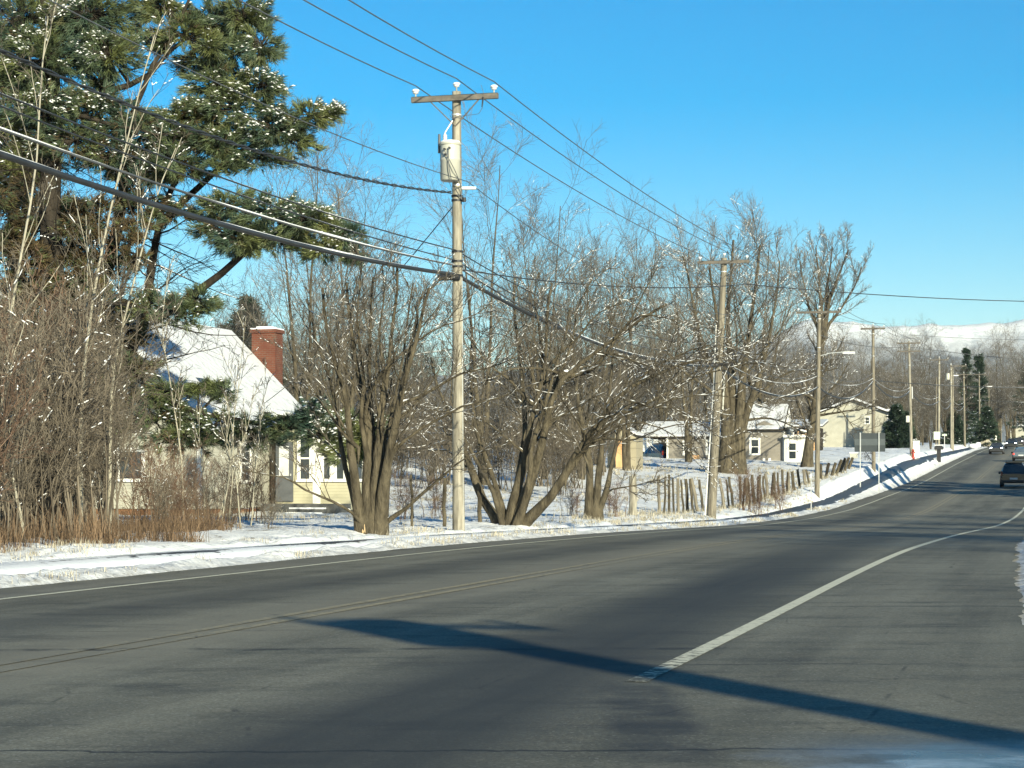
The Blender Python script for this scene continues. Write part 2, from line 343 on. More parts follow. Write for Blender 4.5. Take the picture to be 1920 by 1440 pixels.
# ------------------------------------------------------------------ mesh helpers
class Geo:
    def __init__(self): self.v = []; self.f = []; self.n = 0
    def add(self, v, f):
        v = np.asarray(v, float).reshape(-1, 3); f = np.asarray(f, np.int64)
        self.v.append(v); self.f.append(f+self.n); self.n += len(v); return self
    def box(self, x0, x1, y0, y1, z0, z1):
        v = [(x, y, z) for z in (z0, z1) for y in (y0, y1) for x in (x0, x1)]
        return self.add(v, [(0, 2, 3, 1), (4, 5, 7, 6), (0, 1, 5, 4), (2, 6, 7, 3), (0, 4, 6, 2), (1, 3, 7, 5)])
    def prism(self, poly, axis, a, b):                      # polygon swept along an axis; poly in the two other axes
        n = len(poly); v = []
        for t in (a, b):
            for p in poly: v.append({'x': (t, p[0], p[1]), 'y': (p[0], t, p[1]), 'z': (p[0], p[1], t)}[axis])
        for i in range(n): self.add([v[i], v[(i+1) % n], v[n+(i+1) % n], v[n+i]], [(0, 1, 2, 3)])
        for off in (0, n):
            c = np.mean(np.array(v[off:off+n]), axis=0)
            for i in range(n): self.add([v[off+i], v[off+(i+1) % n], c], [(0, 1, 2)])
        return self
    def tubes(self, P, Rr, sides=4, cap=False):
        P = np.asarray(P, float); Rr = np.asarray(Rr, float)
        if P.ndim == 2: P = P[None]; Rr = Rr[None]
        N, K, _ = P.shape
        if N == 0: return self
        T = np.gradient(P, axis=1); T /= np.linalg.norm(T, axis=2, keepdims=True)+1e-9
        mean = T.mean(axis=1)
        ref = np.where(np.abs(mean[:, 2:3]) < .85, np.array([[0, 0, 1.]]), np.array([[1., 0, 0]]))[:, None, :]
        U = np.cross(T, np.broadcast_to(ref, T.shape)); U /= np.linalg.norm(U, axis=2, keepdims=True)+1e-9
        Vv = np.cross(T, U)
        a = np.arange(sides)*2*np.pi/sides
        ring = P[:, :, None, :]+Rr[:, :, None, None]*(np.cos(a)[None, None, :, None]*U[:, :, None, :]+np.sin(a)[None, None, :, None]*Vv[:, :, None, :])
        idx = np.arange(N*K*sides).reshape(N, K, sides)
        A = idx[:, :-1, :]; B = idx[:, 1:, :]
        q = np.stack([A, np.roll(A, -1, 2), np.roll(B, -1, 2), B], axis=-1).reshape(-1, 4)
        base = self.n
        self.add(ring.reshape(-1, 3), q)
        if cap:
            for n in range(N):
                for k, rev in ((0, 1), (K-1, 0)):
                    r = ring[n, k]; c = r.mean(0)
                    self.add(np.vstack([r, c]), [((i+1) % sides, i, sides) if rev else (i, (i+1) % sides, sides) for i in range(sides)])
        return self
    def cyl(self, p0, p1, r0, r1=None, sides=12):
        r1 = r0 if r1 is None else r1
        return self.tubes(np.array([p0, p1], float), np.array([r0, r1], float), sides, True)
    def lathe(self, prof, sides=16, c=(0, 0, 0)):           # prof: (radius, z)
        P = np.array([[c[0], c[1], c[2]+z] for r, z in prof]); n = len(prof)
        a = np.arange(sides)*2*np.pi/sides
        v = np.array([[c[0]+r*math.cos(t), c[1]+r*math.sin(t), c[2]+z] for r, z in prof for t in a])
        f = [(k*sides+i, k*sides+(i+1) % sides, (k+1)*sides+(i+1) % sides, (k+1)*sides+i) for k in range(n-1) for i in range(sides)]
        return self.add(v, f)
    def build(self, name, m, parent=None, smooth=False, loc=None):
        me = bpy.data.meshes.new(name)
        if self.v:
            V = np.concatenate(self.v); me.vertices.add(len(V)); me.vertices.foreach_set('co', V.ravel())
            starts = []; idx = []; o = 0
            for f in self.f:
                k = f.shape[1]; idx.append(f.ravel()); starts.append(o+np.arange(len(f))*k); o += f.size
            idx = np.concatenate(idx); starts = np.concatenate(starts)
            me.loops.add(len(idx)); me.loops.foreach_set('vertex_index', idx.astype(np.int32))
            me.polygons.add(len(starts)); me.polygons.foreach_set('loop_start', starts.astype(np.int32))
            me.polygons.foreach_set('use_smooth', np.full(len(starts), smooth))
            me.update(calc_edges=True); me.validate()
        me.materials.append(m)
        ob = bpy.data.objects.new(name, me); COL.objects.link(ob)
        if parent: ob.parent = parent
        if loc is not None: ob.location = loc
        return ob
def tag(o, label=None, cat=None, group=None, kind=None):
    if label: o['label'] = label
    if cat: o['category'] = cat
    if group: o['group'] = group
    if kind: o['kind'] = kind
    return o
def thing(name, label, cat, loc=(0, 0, 0), rotz=0.0, group=None):
    o = bpy.data.objects.new(name, None); COL.objects.link(o); o.empty_display_size = .3
    o.location = loc; o.rotation_euler = (0, 0, rotz)
    return tag(o, label, cat, group)
KIDS = {}
def copy_tree(o, parent=None):
    c = o.copy(); COL.objects.link(c)
    if parent: c.parent = parent
    for ch in o.children: copy_tree(ch, c)
    return c

# ------------------------------------------------------------------ setting: ground, road, footpath, mountains
def sheet(name, Ls, ss, zf, m, kind='structure', smooth=True):
    LL, SS = np.meshgrid(Ls, ss); Z = zf(LL, SS)
    v = np.stack([LL, SS, Z], -1).reshape(-1, 3); a, b = LL.shape
    i = np.arange(a*b).reshape(a, b)
    q = np.stack([i[:-1, :-1], i[:-1, 1:], i[1:, 1:], i[1:, :-1]], -1).reshape(-1, 4)
    ob = Geo().add(v, q).build(name, m, None, smooth); ob.rotation_euler = (0, 0, -ANG)
    return tag(ob, kind=kind)
Ls = np.unique(np.concatenate([-np.geomspace(60, 6000, 22), np.arange(-60, -20, 1.0), np.arange(-20, -14.6, .35), np.arange(-14.6, -11.95, .085), np.arange(-11.5, -.9, 1.7), np.arange(-.85, .6, .12), np.arange(.6, 6, .7), np.geomspace(6, 6000, 26)]))
ss = np.unique(np.concatenate([-np.geomspace(10, 3000, 16), np.arange(-10, 14, 1.0), np.arange(14, 62, .22), np.arange(62, 130, .5), np.arange(130, 300, 1.5), np.geomspace(300, 8000, 44)]))
sheet('ground', Ls, ss, ground, M['ground'])
rs = np.unique(np.concatenate([np.arange(-60, 340, 1.0), np.geomspace(340, 1150, 60)]))
def ragged(L, s): return road_z(s)
def road_sheet():
    g = np.linspace(0, 1, 14); rows = []
    rs2 = np.unique(np.concatenate([np.arange(-60, 10, 2.0), np.arange(10, 75, .3), np.arange(75, 340, 1.0), np.geomspace(340, 1150, 60)]))
    le = -12.13+.10*fbm(rs2*.5, rs2*0, 21)+.06*fbm(rs2*3, rs2*0, 22)
    re = np.where(rs2 > 16.5, np.interp(rs2, [16.5, 19, 28, 44, 70], [-.05, -.36, -.62, -1.02, -.85])+.12*fbm(rs2*.9, rs2*0, 23)+.08*fbm(rs2*3.1, rs2*0, 24), np.interp(rs2, [15.2, 16.5], [60, .1]))
    LL = le[:, None]+(re-le)[:, None]*g[None, :]; SS = np.repeat(rs2[:, None], len(g), 1); Z = road_z(SS)
    v = np.stack([LL, SS, Z], -1).reshape(-1, 3); a, b = LL.shape; i = np.arange(a*b).reshape(a, b)
    q = np.stack([i[:-1, :-1], i[:-1, 1:], i[1:, 1:], i[1:, :-1]], -1).reshape(-1, 4)
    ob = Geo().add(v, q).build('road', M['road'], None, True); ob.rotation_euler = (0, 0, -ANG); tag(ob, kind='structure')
road_sheet()
def strip(name, Lf, s0, s1, w, m, lift=.005):
    s = np.unique(np.concatenate([np.arange(s0, min(s1, 60), .25), np.arange(max(s0, 60), s1, 1.0)]))
    L = Lf(s); v = []; 
    for k in (-.5, .5): v.append(np.stack([L+k*w, s, road_z(s)+lift], -1))
    v = np.stack(v, 1).reshape(-1, 3); n = len(s); i = np.arange(n*2).reshape(n, 2)
    q = np.stack([i[:-1, 0], i[:-1, 1], i[1:, 1], i[1:, 0]], -1)
    ob = Geo().add(v, q).build(name, m); ob.rotation_euler = (0, 0, -ANG); tag(ob, kind='structure'); return ob
strip('road_edge_line', lambda s: np.full(len(s), -11.0)+.03*fbm(s*.1, s*0, 2), -20, 420, .11, M['paint_white'])
strip('road_edge_line', lambda s: np.mean([np.interp(s+o_, [12, 20, 33, 45, 60, 90, 110, 140, 420], [-2.56, -2.68, -2.90, -2.85, -2.7, -2.3, -2.15, -2.1, -2.5]) for o_ in np.linspace(-9, 9, 19)], axis=0), 12.45, 420, .135, M['paint_white'])
for dl in (-.13, .13):
    strip('road_centre_line', lambda s: np.full(len(s), -6.95+dl)+.03*fbm(s*.1, s*0, 4), -20, 420, .12, M['paint_yellow'])
sheet('footpath', np.linspace(-13.72, -12.68, 8), np.unique(np.concatenate([np.arange(0, 120, .5), np.arange(120, 430, 2.0)])), lambda L, s: ground(L, s, False)-.022-.10*smooth(.34, .52, np.abs(L+13.2)), M['walk'])

def mountains():
    xs = np.linspace(-1500, 3600, 260); ys = np.linspace(5000, 7600, 60); X, Y = np.meshgrid(xs, ys)
    px = 960+X*F/6400                                  # ridge height follows the skyline in the photo
    top = np.interp(px, [400, 1100, 1380, 1500, 1530, 1570, 1620, 1700, 1800, 1890, 1920, 2100, 2600], [720, 690, 650, 606, 596, 602, 607, 608, 609, 606, 599, 590, 640])
    H = EYE+(HORIZON-top)/F*6400+14*fbm(X/120, Y*0, 31)+8*fbm(X/40, Y*0, 33)
    t = np.clip((Y-5000)/1400, 0, 1); d = np.where(Y <= 6400, t**1.15, np.clip(1-(Y-6400)/2400, 0, 1))
    Z = H*d+90*fbm(X/330, Y/330, 35)*np.sin(np.pi*np.clip((Y-5000)/1400, 0, 1))+30*fbm(X/90, Y/90, 36)*np.sin(np.pi*np.clip((Y-5000)/1400, 0, 1))
    v = np.stack([X, Y, Z], -1).reshape(-1, 3); a, b = X.shape; i = np.arange(a*b).reshape(a, b)
    q = np.stack([i[:-1, :-1], i[:-1, 1:], i[1:, 1:], i[1:, :-1]], -1).reshape(-1, 4)
    tag(Geo().add(v, q).build('mountain', M['mountain'], None, True), kind='structure')
mountains()

# ------------------------------------------------------------------ utility poles
POLE_L = -13.8
POLES = [  # base x, base y, top x, top y in the photo
 (860, 1000, 856, 172), (1334, 963, 1358, 484), (1532, 922, 1536, 580), (1638, 874, 1637, 612), (1709, 853, 1704, 640),
 (1760, 848, 1761, 672), (1784, 840, 1783, 684), (1809, 836, 1807, 700), (1837, 834, 1836, 700), (1855, 832, 1854, 726), (1877, 831, 1877, 738), (1890, 830, 1889, 748)]
PLAB = ['tall weathered wooden utility pole carrying a pale grey transformer can under its crossarm',
 'leaning wooden utility pole with a thin white pipe beside it, behind the thin fence posts',
 'wooden utility pole with a street lamp, beside the leaning tree trunk at the fence end',
 'wooden utility pole standing behind the grey sign, in front of the cream house',
 'wooden utility pole with two crossarms and a white box halfway up',
 'utility pole with a pale green panel near its foot and a thinner pole beside it',
 'utility pole with a small transformer and a crossarm reaching to one side only',
 'utility pole with a white topped crossarm, next beyond the one with the sideways crossarm',
 'utility pole with a lamp arm, in front of the dark spruces',
 'distant utility pole just beyond the one with the lamp arm by the spruces',
 'distant utility pole, third from the far end of the line',
 'tiny farthest utility pole at the end of the line over the traffic']
pole_info = []
def mk_pole(i, spec):
    bx, by, tx, ty = spec
    Y = Y_of(bx, POLE_L); b = at(bx, by, Y); t = at(tx, ty, Y)
    root = thing('utility_pole', PLAB[i], 'utility pole', b, 0, 'utility poles along the road')
    h = t.z-b.z; lean = t.x-b.x
    r0, r1 = (.15, .105) if i != 1 else (.19, .12)
    K = 10; ts = np.linspace(0, 1, K)
    P = np.stack([lean*ts, 0*ts, h*ts], -1); P = np.vstack([[[0, 0, -.5]], P])
    Geo().tubes(P, np.concatenate([[r0], r0+(r1-r0)*ts]), 14, True).build('shaft', M['pole' if i in (0, 4, 5, 6) else 'pole_dark'], root, True)
    def on(z): return np.array([lean*z/h, 0, z])
    n = np.array([CS, -SN, 0]); u = np.array([SN, CS, 0])
    def arm(z, a0, a1, off=-1, ins=((-1, 1), ), size=.11, m='arm'):
        c = on(z)+u*(r1+size*.5)*off
        g = Geo(); q = []
        for tt in (a0, a1):
            for du, dz in ((-1, -1), (1, -1), (1, 1), (-1, 1)): q.append(c+n*tt+u*du*size*.45+np.array([0, 0, dz*size*.55]))
        g.add(q, [(0, 1, 5, 4), (1, 2, 6, 5), (2, 3, 7, 6), (3, 0, 4, 7), (3, 2, 1, 0), (4, 5, 6, 7)])
        a_o = g.build('crossarm', M[m], root)
        Geo().add(np.array(q)[[3, 2, 6, 7]]+[0, 0, .012], [(0, 1, 2, 3)]).build('snow_cover', M['snow'], a_o)
        return c
    def insul(p, s=1.0):
        Geo().lathe([(0, -.10*s), (.018*s, -.10*s), (.018*s, 0), (.055*s, .01*s), (.075*s, .03*s), (.05*s, .05*s), (.085*s, .06*s), (.085*s, .08*s), (.05*s, .09*s), (0, .10*s)], 10, p).build('insulator', M['porcelain'], root, True)
        Geo().lathe([(.088*s, .075*s), (.088*s, .095*s), (.06*s, .115*s), (0, .12*s)], 10, p).build('snow_cap', M['snow'], root, True)
    def brace(z, dx, dz):
        Geo().cyl(on(z-dz)+u*-r1, on(z)+n*dx-u*(r1+.06), .016, None, 6).build('brace', M['arm'], root)
    att = {}
    ztop = h-.18
    if i == 6: a0, a1 = -.1, 1.9
    else: a0, a1 = -1.06, 1.06
    if i in (1,): a0, a1 = -1.05, 1.05
    if i == 2: a0, a1 = -1.28, 1.28
    if i == 3: a0, a1 = -.9, .9
    c = arm(ztop, a0, a1)
    if i < 9:
        for dx in (-.6, .6):
            if i == 6 and dx < 0: continue
            brace(ztop-.05, dx, .6)
        insul(c+n*(a0+.1)+[0, 0, .14], 1.0 if i == 0 else .8); insul(c+n*(a1-.1)+[0, 0, .14], 1.0 if i == 0 else .8)
        insul(on(h)+[0, 0, .10], 1.0 if i == 0 else .8)
        for dz in (.55, 2.2): Geo().tubes(np.array([on(h-dz)-[0, 0, .02], on(h-dz)+[0, 0, .02]]), np.array([r1+.012]*2), 14).build('band', M['galv'], root)
    wl = Vector(b)
    att['left'] = wl+Vector(c+n*(a0+.1)+[0, 0, .34]); att['right'] = wl+Vector(c+n*(a1-.1)+[0, 0, .34]); att['top'] = wl+Vector(on(h)+[0, 0, .31])
    if i == 4: arm(ztop-.75, -1.05, 1.05)
    return root, b, h, lean, r1, on, n, u, att
poles = [mk_pole(i, p) for i, p in enumerate(POLES)]

# first pole: transformer and fittings
root, b, h, lean, r1, on, n, u, att = poles[0]
def z_at(y): return EYE+(HORIZON-y)/F*b.y-b.z
tr_top, tr_bot = z_at(272), z_at(343)
c = on((tr_top+tr_bot)/2)-u*.30-n*.07; c[2] = tr_bot
H = tr_top-tr_bot
tr = Geo().lathe([(0, .01), (.20, .0), (.235, .03), (.235, H*.52), (.242, H*.53), (.242, H*.60), (.236, H*.61), (.236, H*.93)], 26, c).build('transformer', M['grey_paint'], root, True)
Geo().lathe([(.236, H*.93), (.258, H*.94), (.258, H*.99), (.22, H+.03), (.05, H+.06), (0, H+.06)], 26, c).build('lid', M['grey_paint'], tr, True)
Geo().lathe([(.25, H*.995), (.215, H+.045), (.05, H+.075), (0, H+.075)], 26, c).build('snow_cap', M['snow'], tr, True)
bp = c-n*.13+np.array([0, 0, H+.05])
Geo().lathe([(.035, 0), (.06, .03), (.035, .05), (.06, .08), (.035, .10), (.055, .13), (.03, .16), (.015, .20), (0, .21)], 12, bp).build('bushing', M['porcelain'], tr, True)
Geo().cyl(c-n*.27+np.array([0, 0, H*.75]), c-n*.27+np.array([0, 0, H+.22]), .035, .03, 10).build('arrester', M['wire'], tr, True)
for dx, dz in ((-.06, .80), (.06, .83), (-.04, .66)):
    p = c-u*.235+n*dx+np.array([0, 0, H*dz]); Geo().cyl(p, p-u*.07, .028, .022, 8).build('terminal', M['black'], tr)
p0 = bp+[0, 0, .2]; p1 = on(z_at(228))-u*.14-n*.06
Geo().cyl(p0, p1, .016, .020, 8).build('fuse_tube', M['galv'], root)
Geo().cyl(p1, on(z_at(224))-n*.02-u*.05, .03, .03, 8).build('fuse_bracket', M['black'], root)
def lead(pts, r=.010, m='wire', par=root):
    P = np.array(pts, float); tt = np.linspace(0, len(P)-1, 16)
    Q = np.stack([np.interp(tt, range(len(P)), P[:, k]) for k in range(3)], -1)
    Q[1:-1] = (Q[:-2]+2*Q[1:-1]+Q[2:])/4
    Geo().tubes(Q, np.full(len(Q), r), 6).build('lead_wire', M[m], par)
q = c-u*.31
lead([q+n*.06+[0, 0, H*.83], q+n*.05+[0, 0, H*.4], q+n*.12+[0, 0, -.05], on(z_at(370))-u*.13+n*.10, on(z_at(376))-u*.12+n*.16], .012)
lead([q-n*.06+[0, 0, H*.78], q+n*.10+[0, 0, H*.45], q+n*.22+[0, 0, H*.2], on(z_at(355))+n*.16-u*.13, on(z_at(374))+n*.13-u*.1], .010)
lead([on(z_at(190))+n*.72-u*.2, on(z_at(180))+n*.72-u*.2, on(z_at(165))+n*.66-u*.2], .007)
lead([on(z_at(207))+n*.70-u*.22, on(z_at(219))+n*.60-u*.2, on(z_at(220))+n*.1-u*.14, on(z_at(224))-n*.06-u*.14], .007)
Geo().cyl(on(z_at(188))+n*.72-u*.23, on(z_at(207))+n*.69-u*.24, .022, .014, 8).build('cutout_switch', M['black'], root)
Geo().box(-.0, .45, -.06, .06, -.03, .03).build('bracket_arm', M['galv'], root, loc=on(z_at(353)))
Geo().lathe([(0, -.05), (.05, -.05), (.05, .05), (0, .05)], 8, on(z_at(376))+n*.2-u*.1).build('clamp', M['black'], root)
for yy in (376, 368, 472, 490, 500, 517): Geo().tubes(np.array([on(z_at(yy))-[0, 0, .025], on(z_at(yy))+[0, 0, .025]]), np.array([.135]*2), 14).build('band', M['black'], root)
spl = Geo().cyl(on(z_at(521))-u*.16-n*.42, on(z_at(521))-u*.16+n*.10, .075, .075, 10).build('splice_case', M['black'], root)
Geo().cyl(on(.1)+n*.13-u*.05, on(6.0)+n*.125-u*.05, .010, .010, 6).build('ground_wire', M['galv'], root)

# second pole: pale pipe and guard
root, b, h, lean, r1, on, n, u, att = poles[1]
Geo().cyl(on(0)+n*-.27+[0, 0, -.3], on(5.6)+n*-.15, .045, .04, 8).build('conduit_pipe', M['white_trim'], root, True)
Geo().cyl(on(5.5)-n*.17, on(7.6)-n*.19, .032, .03, 8).build('conduit_pipe', M['white_trim'], root, True)
Geo().cyl(on(4.2)+n*.24, on(5.4)+n*.24, .04, .04, 8).build('riser_guard', M['grey_paint'], root, True)
Geo().cyl(on(6.0)-n*.5-u*.1, on(6.0)+n*.6-u*.1, .07, .07, 8).build('splice_case', M['black'], root)
# third pole: street lamp
root, b, h, lean, r1, on, n, u, att = poles[2]
za = EYE+(HORIZON-668)/F*b.y-b.z; zl = EYE+(HORIZON-661)/F*b.y-b.z
lamp = Geo().tubes(np.array([on(za), on(za)+n*.7+[0, 0, .18], on(zl)+n*1.45]), np.array([.03, .03, .03]), 6).build('lamp_arm', M['galv'], root, True)
Geo().add(*(lambda g: (np.concatenate(g.v), np.concatenate(g.f)))(Geo().box(1.35, 2.05, -.13, .13, -.07, .05))).build('lamp_head', M['porcelain'], lamp, loc=on(zl))
root, b, h, lean, r1, on, n, u, att = poles[4]
zb = EYE+(HORIZON-786)/F*b.y-b.z
Geo().box(-.42, -.12, -.14, .14, -.28, .32).build('meter_box', M['grey_paint'], root, loc=on(zb))
Geo().cyl(on(5.2)+n*.2, on(6.3)+n*.2, .05, .05, 8).build('riser_guard', M['porcelain'], root)
root, b, h, lean, r1, on, n, u, att = poles[5]
Geo().cyl([-.32, 0, -.3], [-.24, 0, 8.4], .085, .06, 10).build('stub_pole', M['pole_dark'], root, True)
zb = EYE+(HORIZON-817)/F*b.y-b.z
Geo().box(-.60, .10, -.2, -.14, -.45, .45).build('panel', M['green_box'], root, loc=on(zb))
root, b, h, lean, r1, on, n, u, att = poles[6]
zb = EYE+(HORIZON-712)/F*b.y-b.z
tr6 = Geo().lathe([(0, 0), (.22, 0), (.24, .05), (.24, .72), (.20, .80), (0, .82)], 14, on(zb)+np.array([-.42, -.1, 0])).build('transformer', M['grey_paint'], root, True)
Geo().cyl([.22, 0, -.3], [.16, 0, h*.97], .10, .07, 10).build('stub_pole', M['pole'], root, True)
zb = EYE+(HORIZON-705)/F*b.y-b.z
la = Geo().cyl(on(zb), on(zb)+[.35, 0, .05], .03, .03, 6).build('lamp_arm', M['galv'], root)
Geo().box(.3, .9, -.12, .12, .0, .12).build('lamp_head', M['porcelain'], la, loc=on(zb))
root, b, h, lean, r1, on, n, u, att = poles[8]
zb = EYE+(HORIZON-732)/F*b.y-b.z; zc = EYE+(HORIZON-727)/F*b.y-b.z
la = Geo().tubes(np.array([on(zb), on(zc)+[.8, 0, .15], on(zc)+[1.4, 0, .2]]), np.array([.035]*3), 6).build('lamp_arm', M['galv'], root)
Geo().box(1.3, 2.1, -.14, .14, .13, .28).build('lamp_head', M['porcelain'], la, loc=on(zc))

# ------------------------------------------------------------------ wires
def wire(name, label, pts, sags, r, m='wire', snow=0.0, twist=0.0, cat='power line'):
    P = []
    for a, bb, sg in zip(pts[:-1], pts[1:], sags):
        d = (Vector(bb)-Vector(a)).length; k = max(12, int(d*(.5 if not twist else 6)))
        t = np.linspace(0, 1, k, endpoint=False)[:, None]
        seg = np.array(a)*(1-t)+np.array(bb)*t; seg[:, 2] -= 4*sg*(t*(1-t))[:, 0]
        P.append(seg)
    P.append(np.array(pts[-1])[None]); P = np.vstack(P)
    if twist:
        ph = np.arange(len(P))*.9; P2 = P.copy(); P2[:, 2] += np.sin(ph)*twist; P2[:, 0] += np.cos(ph)*twist
        g = Geo().tubes(P2, np.full(len(P), r), 6); P3 = P.copy(); P3[:, 2] -= np.sin(ph)*twist; P3[:, 0] -= np.cos(ph)*twist
        g.tubes(P3, np.full(len(P), r), 6)
    else: g = Geo().tubes(P, np.full(len(P), r), 6)
    o = g.build(name, M[m], None, True); tag(o, label, cat, 'overhead wires')
    if snow:
        rng = np.random.default_rng(len(label)); Q = P.copy(); Q[:, 2] += r*.75
        rr = r*.8*snow*np.clip(.75+.9*fbm(np.arange(len(P))*.35, np.zeros(len(P)), 7), .05, 1.4)
        tt = np.linspace(0, len(P)-1, len(P)*3)
        Q = np.stack([np.interp(tt, range(len(P)), Q[:, k]) for k in range(3)], -1)
        rr = np.interp(tt, range(len(P)), rr)*np.clip(.9+.8*fbm(tt*.9, tt*0, 11), .05, 1.5)
        Geo().tubes(Q, rr, 5).build('snow_cover', M['snow'], o, True)
    return o
def line(dL, hs, s0=11.9, upto=10):       # points along the pole line: one height for each pole, the first is the pole out of frame
    p = [tuple(W(POLE_L+dL, s0, hs[0]))]
    for k in range(min(len(hs)-1, upto)):
        root, b, h, lean, r1, on, n, u, att = poles[k]
        q = b+Vector(on(hs[k+1]))+Vector(n)*dL-Vector(u)*.13; p.append(tuple(q))
    return p
for key, dL, lab in (('left', -1, 'bare power line from the far end of the crossarm on the transformer pole'), ('top', 0, 'bare power line over the tip of the transformer pole'), ('right', 1, 'bare power line from the road end of the crossarm on the transformer pole')):
    pts = [tuple(W(POLE_L+dL, 11.9, 10.55))]+[tuple(poles[k][8][key]) for k in range(9)]
    wire('power_line', lab, pts, [.45]+[.30, .28, .28]+[.3]*5, .0135)
nb = poles[0]
wire('power_line', 'thin neutral wire passing just under the transformer can', line(.3, [8.5, 8.25, 8.0, 8.1, 8.4, 7.6, 7.6]), [.55, .7, .6, .6, .6, .6], .010)
wire('power_line', 'twisted black service cable reaching the pole just below the transformer', [tuple(W(POLE_L-.2, 11.9, 8.0)), tuple(nb[1]+Vector(nb[5](z_at(362)+0 if False else EYE+(HORIZON-362)/F*nb[1].y-nb[1].z))-Vector(nb[7])*.14-Vector(nb[6])*.1)], [.95], .016, 'cable', 0, .02)
def hz(y): return EYE+(HORIZON-y)/F*nb[1].y-nb[1].z
wire('phone_line', 'upper thin dark phone line on the transformer pole below the slack black cable', line(0, [6.9, hz(470), 6.9, 7.1, 6.9, 6.5, 6.5, 6.5]), [.38, .7, .5, .7, .6, .6, .6], .014, 'cable', .5, 0, 'phone line')
wire('phone_line', 'second thin dark phone line, just above the snow laden pair', line(0, [6.75, hz(489), 6.6, 6.8]), [.36, .8, .7], .013, 'cable', .4, 0, 'phone line')
wire('phone_line', 'snow laden pale cable just above the thick black one', line(0, [6.42, hz(499), 6.25, 6.65, 6.5, 6.2, 6.2, 6.2, 6.2]), [.42, .85, .7, .55, .6, .6, .6, .6], .020, 'wire', 1.15, 0, 'phone line')
wire('phone_line', 'thick black bundled cable drooping across the pine and the transformer pole', line(0, [6.2, hz(516), 5.95, 6.0, 6.3, 5.9, 5.7, 5.6, 5.6, 5.6, 5.6]), [.55, .62, .85, .95, .9, .8, .8, .8, .8, .8], .046, 'cable', .55, 0, 'phone line')
p1 = nb[1]
wire('power_line', 'thin dark wire crossing the road high above the fence posts', [tuple(p1+Vector(nb[5](hz(505)))-Vector(nb[7])*.12), tuple(at(1400, 533, 64)), tuple(at(2300, 558, 88))], [.25, .35], .016, 'cable')
wire('power_line', 'short dark service wire slanting down from the transformer pole to the old house', [tuple(p1+Vector(nb[5](hz(388)))-Vector(nb[6])*.12), tuple(W(-28.6, 69.9, 4.2))], [.35], .013, 'cable')
P3 = poles[2][1]; P4 = poles[3][1]
wire('power_line', 'thin wire crossing to the roadside above the far poles, under the mountain', [tuple(at(1537, 628, P3.y)), tuple(at(1700, 650, 128)), tuple(at(2300, 690, 150))], [.3, .4], .018)
wire('phone_line', 'dark cable crossing the road low over the spruces', [tuple(at(1639, 714, P4.y)), tuple(at(2150, 719, 190))], [.45], .03, 'cable', .4, 0, 'phone line')
wire('phone_line', 'snowy cable crossing the road over the oncoming traffic', [tuple(at(1838, 750, poles[8][1].y)), tuple(at(2050, 756, 350))], [.2], .035, 'cable', 1.0, 0, 'phone line')
wire('power_line', 'pale wire crossing the road across the foot of the mountain', [tuple(at(1705, 628, poles[4][1].y)), tuple(at(2100, 634, 210))], [.3], .018)

# ------------------------------------------------------------------ houses
def window(par, x0, x1, z0, z1, y, face=-1, axis='x', rows=2, fr=.09, name='window'):
    """a window on the wall plane y = const (axis x) or x = const (axis y); face = outward sign"""
    def bx(g, a0, a1, d0, d1, c0, c1):
        d = sorted((y+face*d0, y+face*d1))
        if axis == 'x': g.box(a0, a1, d[0], d[1], c0, c1)
        else: g.box(d[0], d[1], a0, a1, c0, c1)
    g = Geo()
    bx(g, x0-fr, x0, -.02, .05, z0, z1); bx(g, x1, x1+fr, -.02, .05, z0, z1)
    bx(g, x0-fr-.03, x1+fr+.03, -.02, .06, z1, z1+fr*1.2); bx(g, x0-fr-.03, x1+fr+.03, -.02, .09, z0-fr*.8, z0)
    w = g.build(name, M['white_trim'], par)
    s = Geo(); zm = (z0+z1)/2
    if rows > 1: bx(s, x0, x1, -.02, .033, zm-.03, zm+.03)
    bx(s, x0, x0+.035, -.02, .028, z0, z1); bx(s, x1-.035, x1, -.02, .028, z0, z1); bx(s, x0+.035, x1-.035, -.02, .028, z1-.04, z1); bx(s, x0+.035, x1-.035, -.02, .028, z0, z0+.04)
    s.build('sash', M['white_trim'], w)
    p = Geo(); bx(p, x0, x1, -.02, .012, z0, z1); p.build('pane', M['glass_dark'], w)
    return w
def gable_body(x0, x1, y0, y1, eave, ridge, along='y', z0=0.0):
    g = Geo()
    if along == 'y': xm = (x0+x1)/2; g.prism([(x0, z0), (x1, z0), (x1, eave), (xm, ridge), (x0, eave)], 'y', y0, y1)
    else: ym = (y0+y1)/2; g.prism([(y0, z0), (y1, z0), (y1, eave), (ym, ridge), (y0, eave)], 'x', x0, x1)
    return g
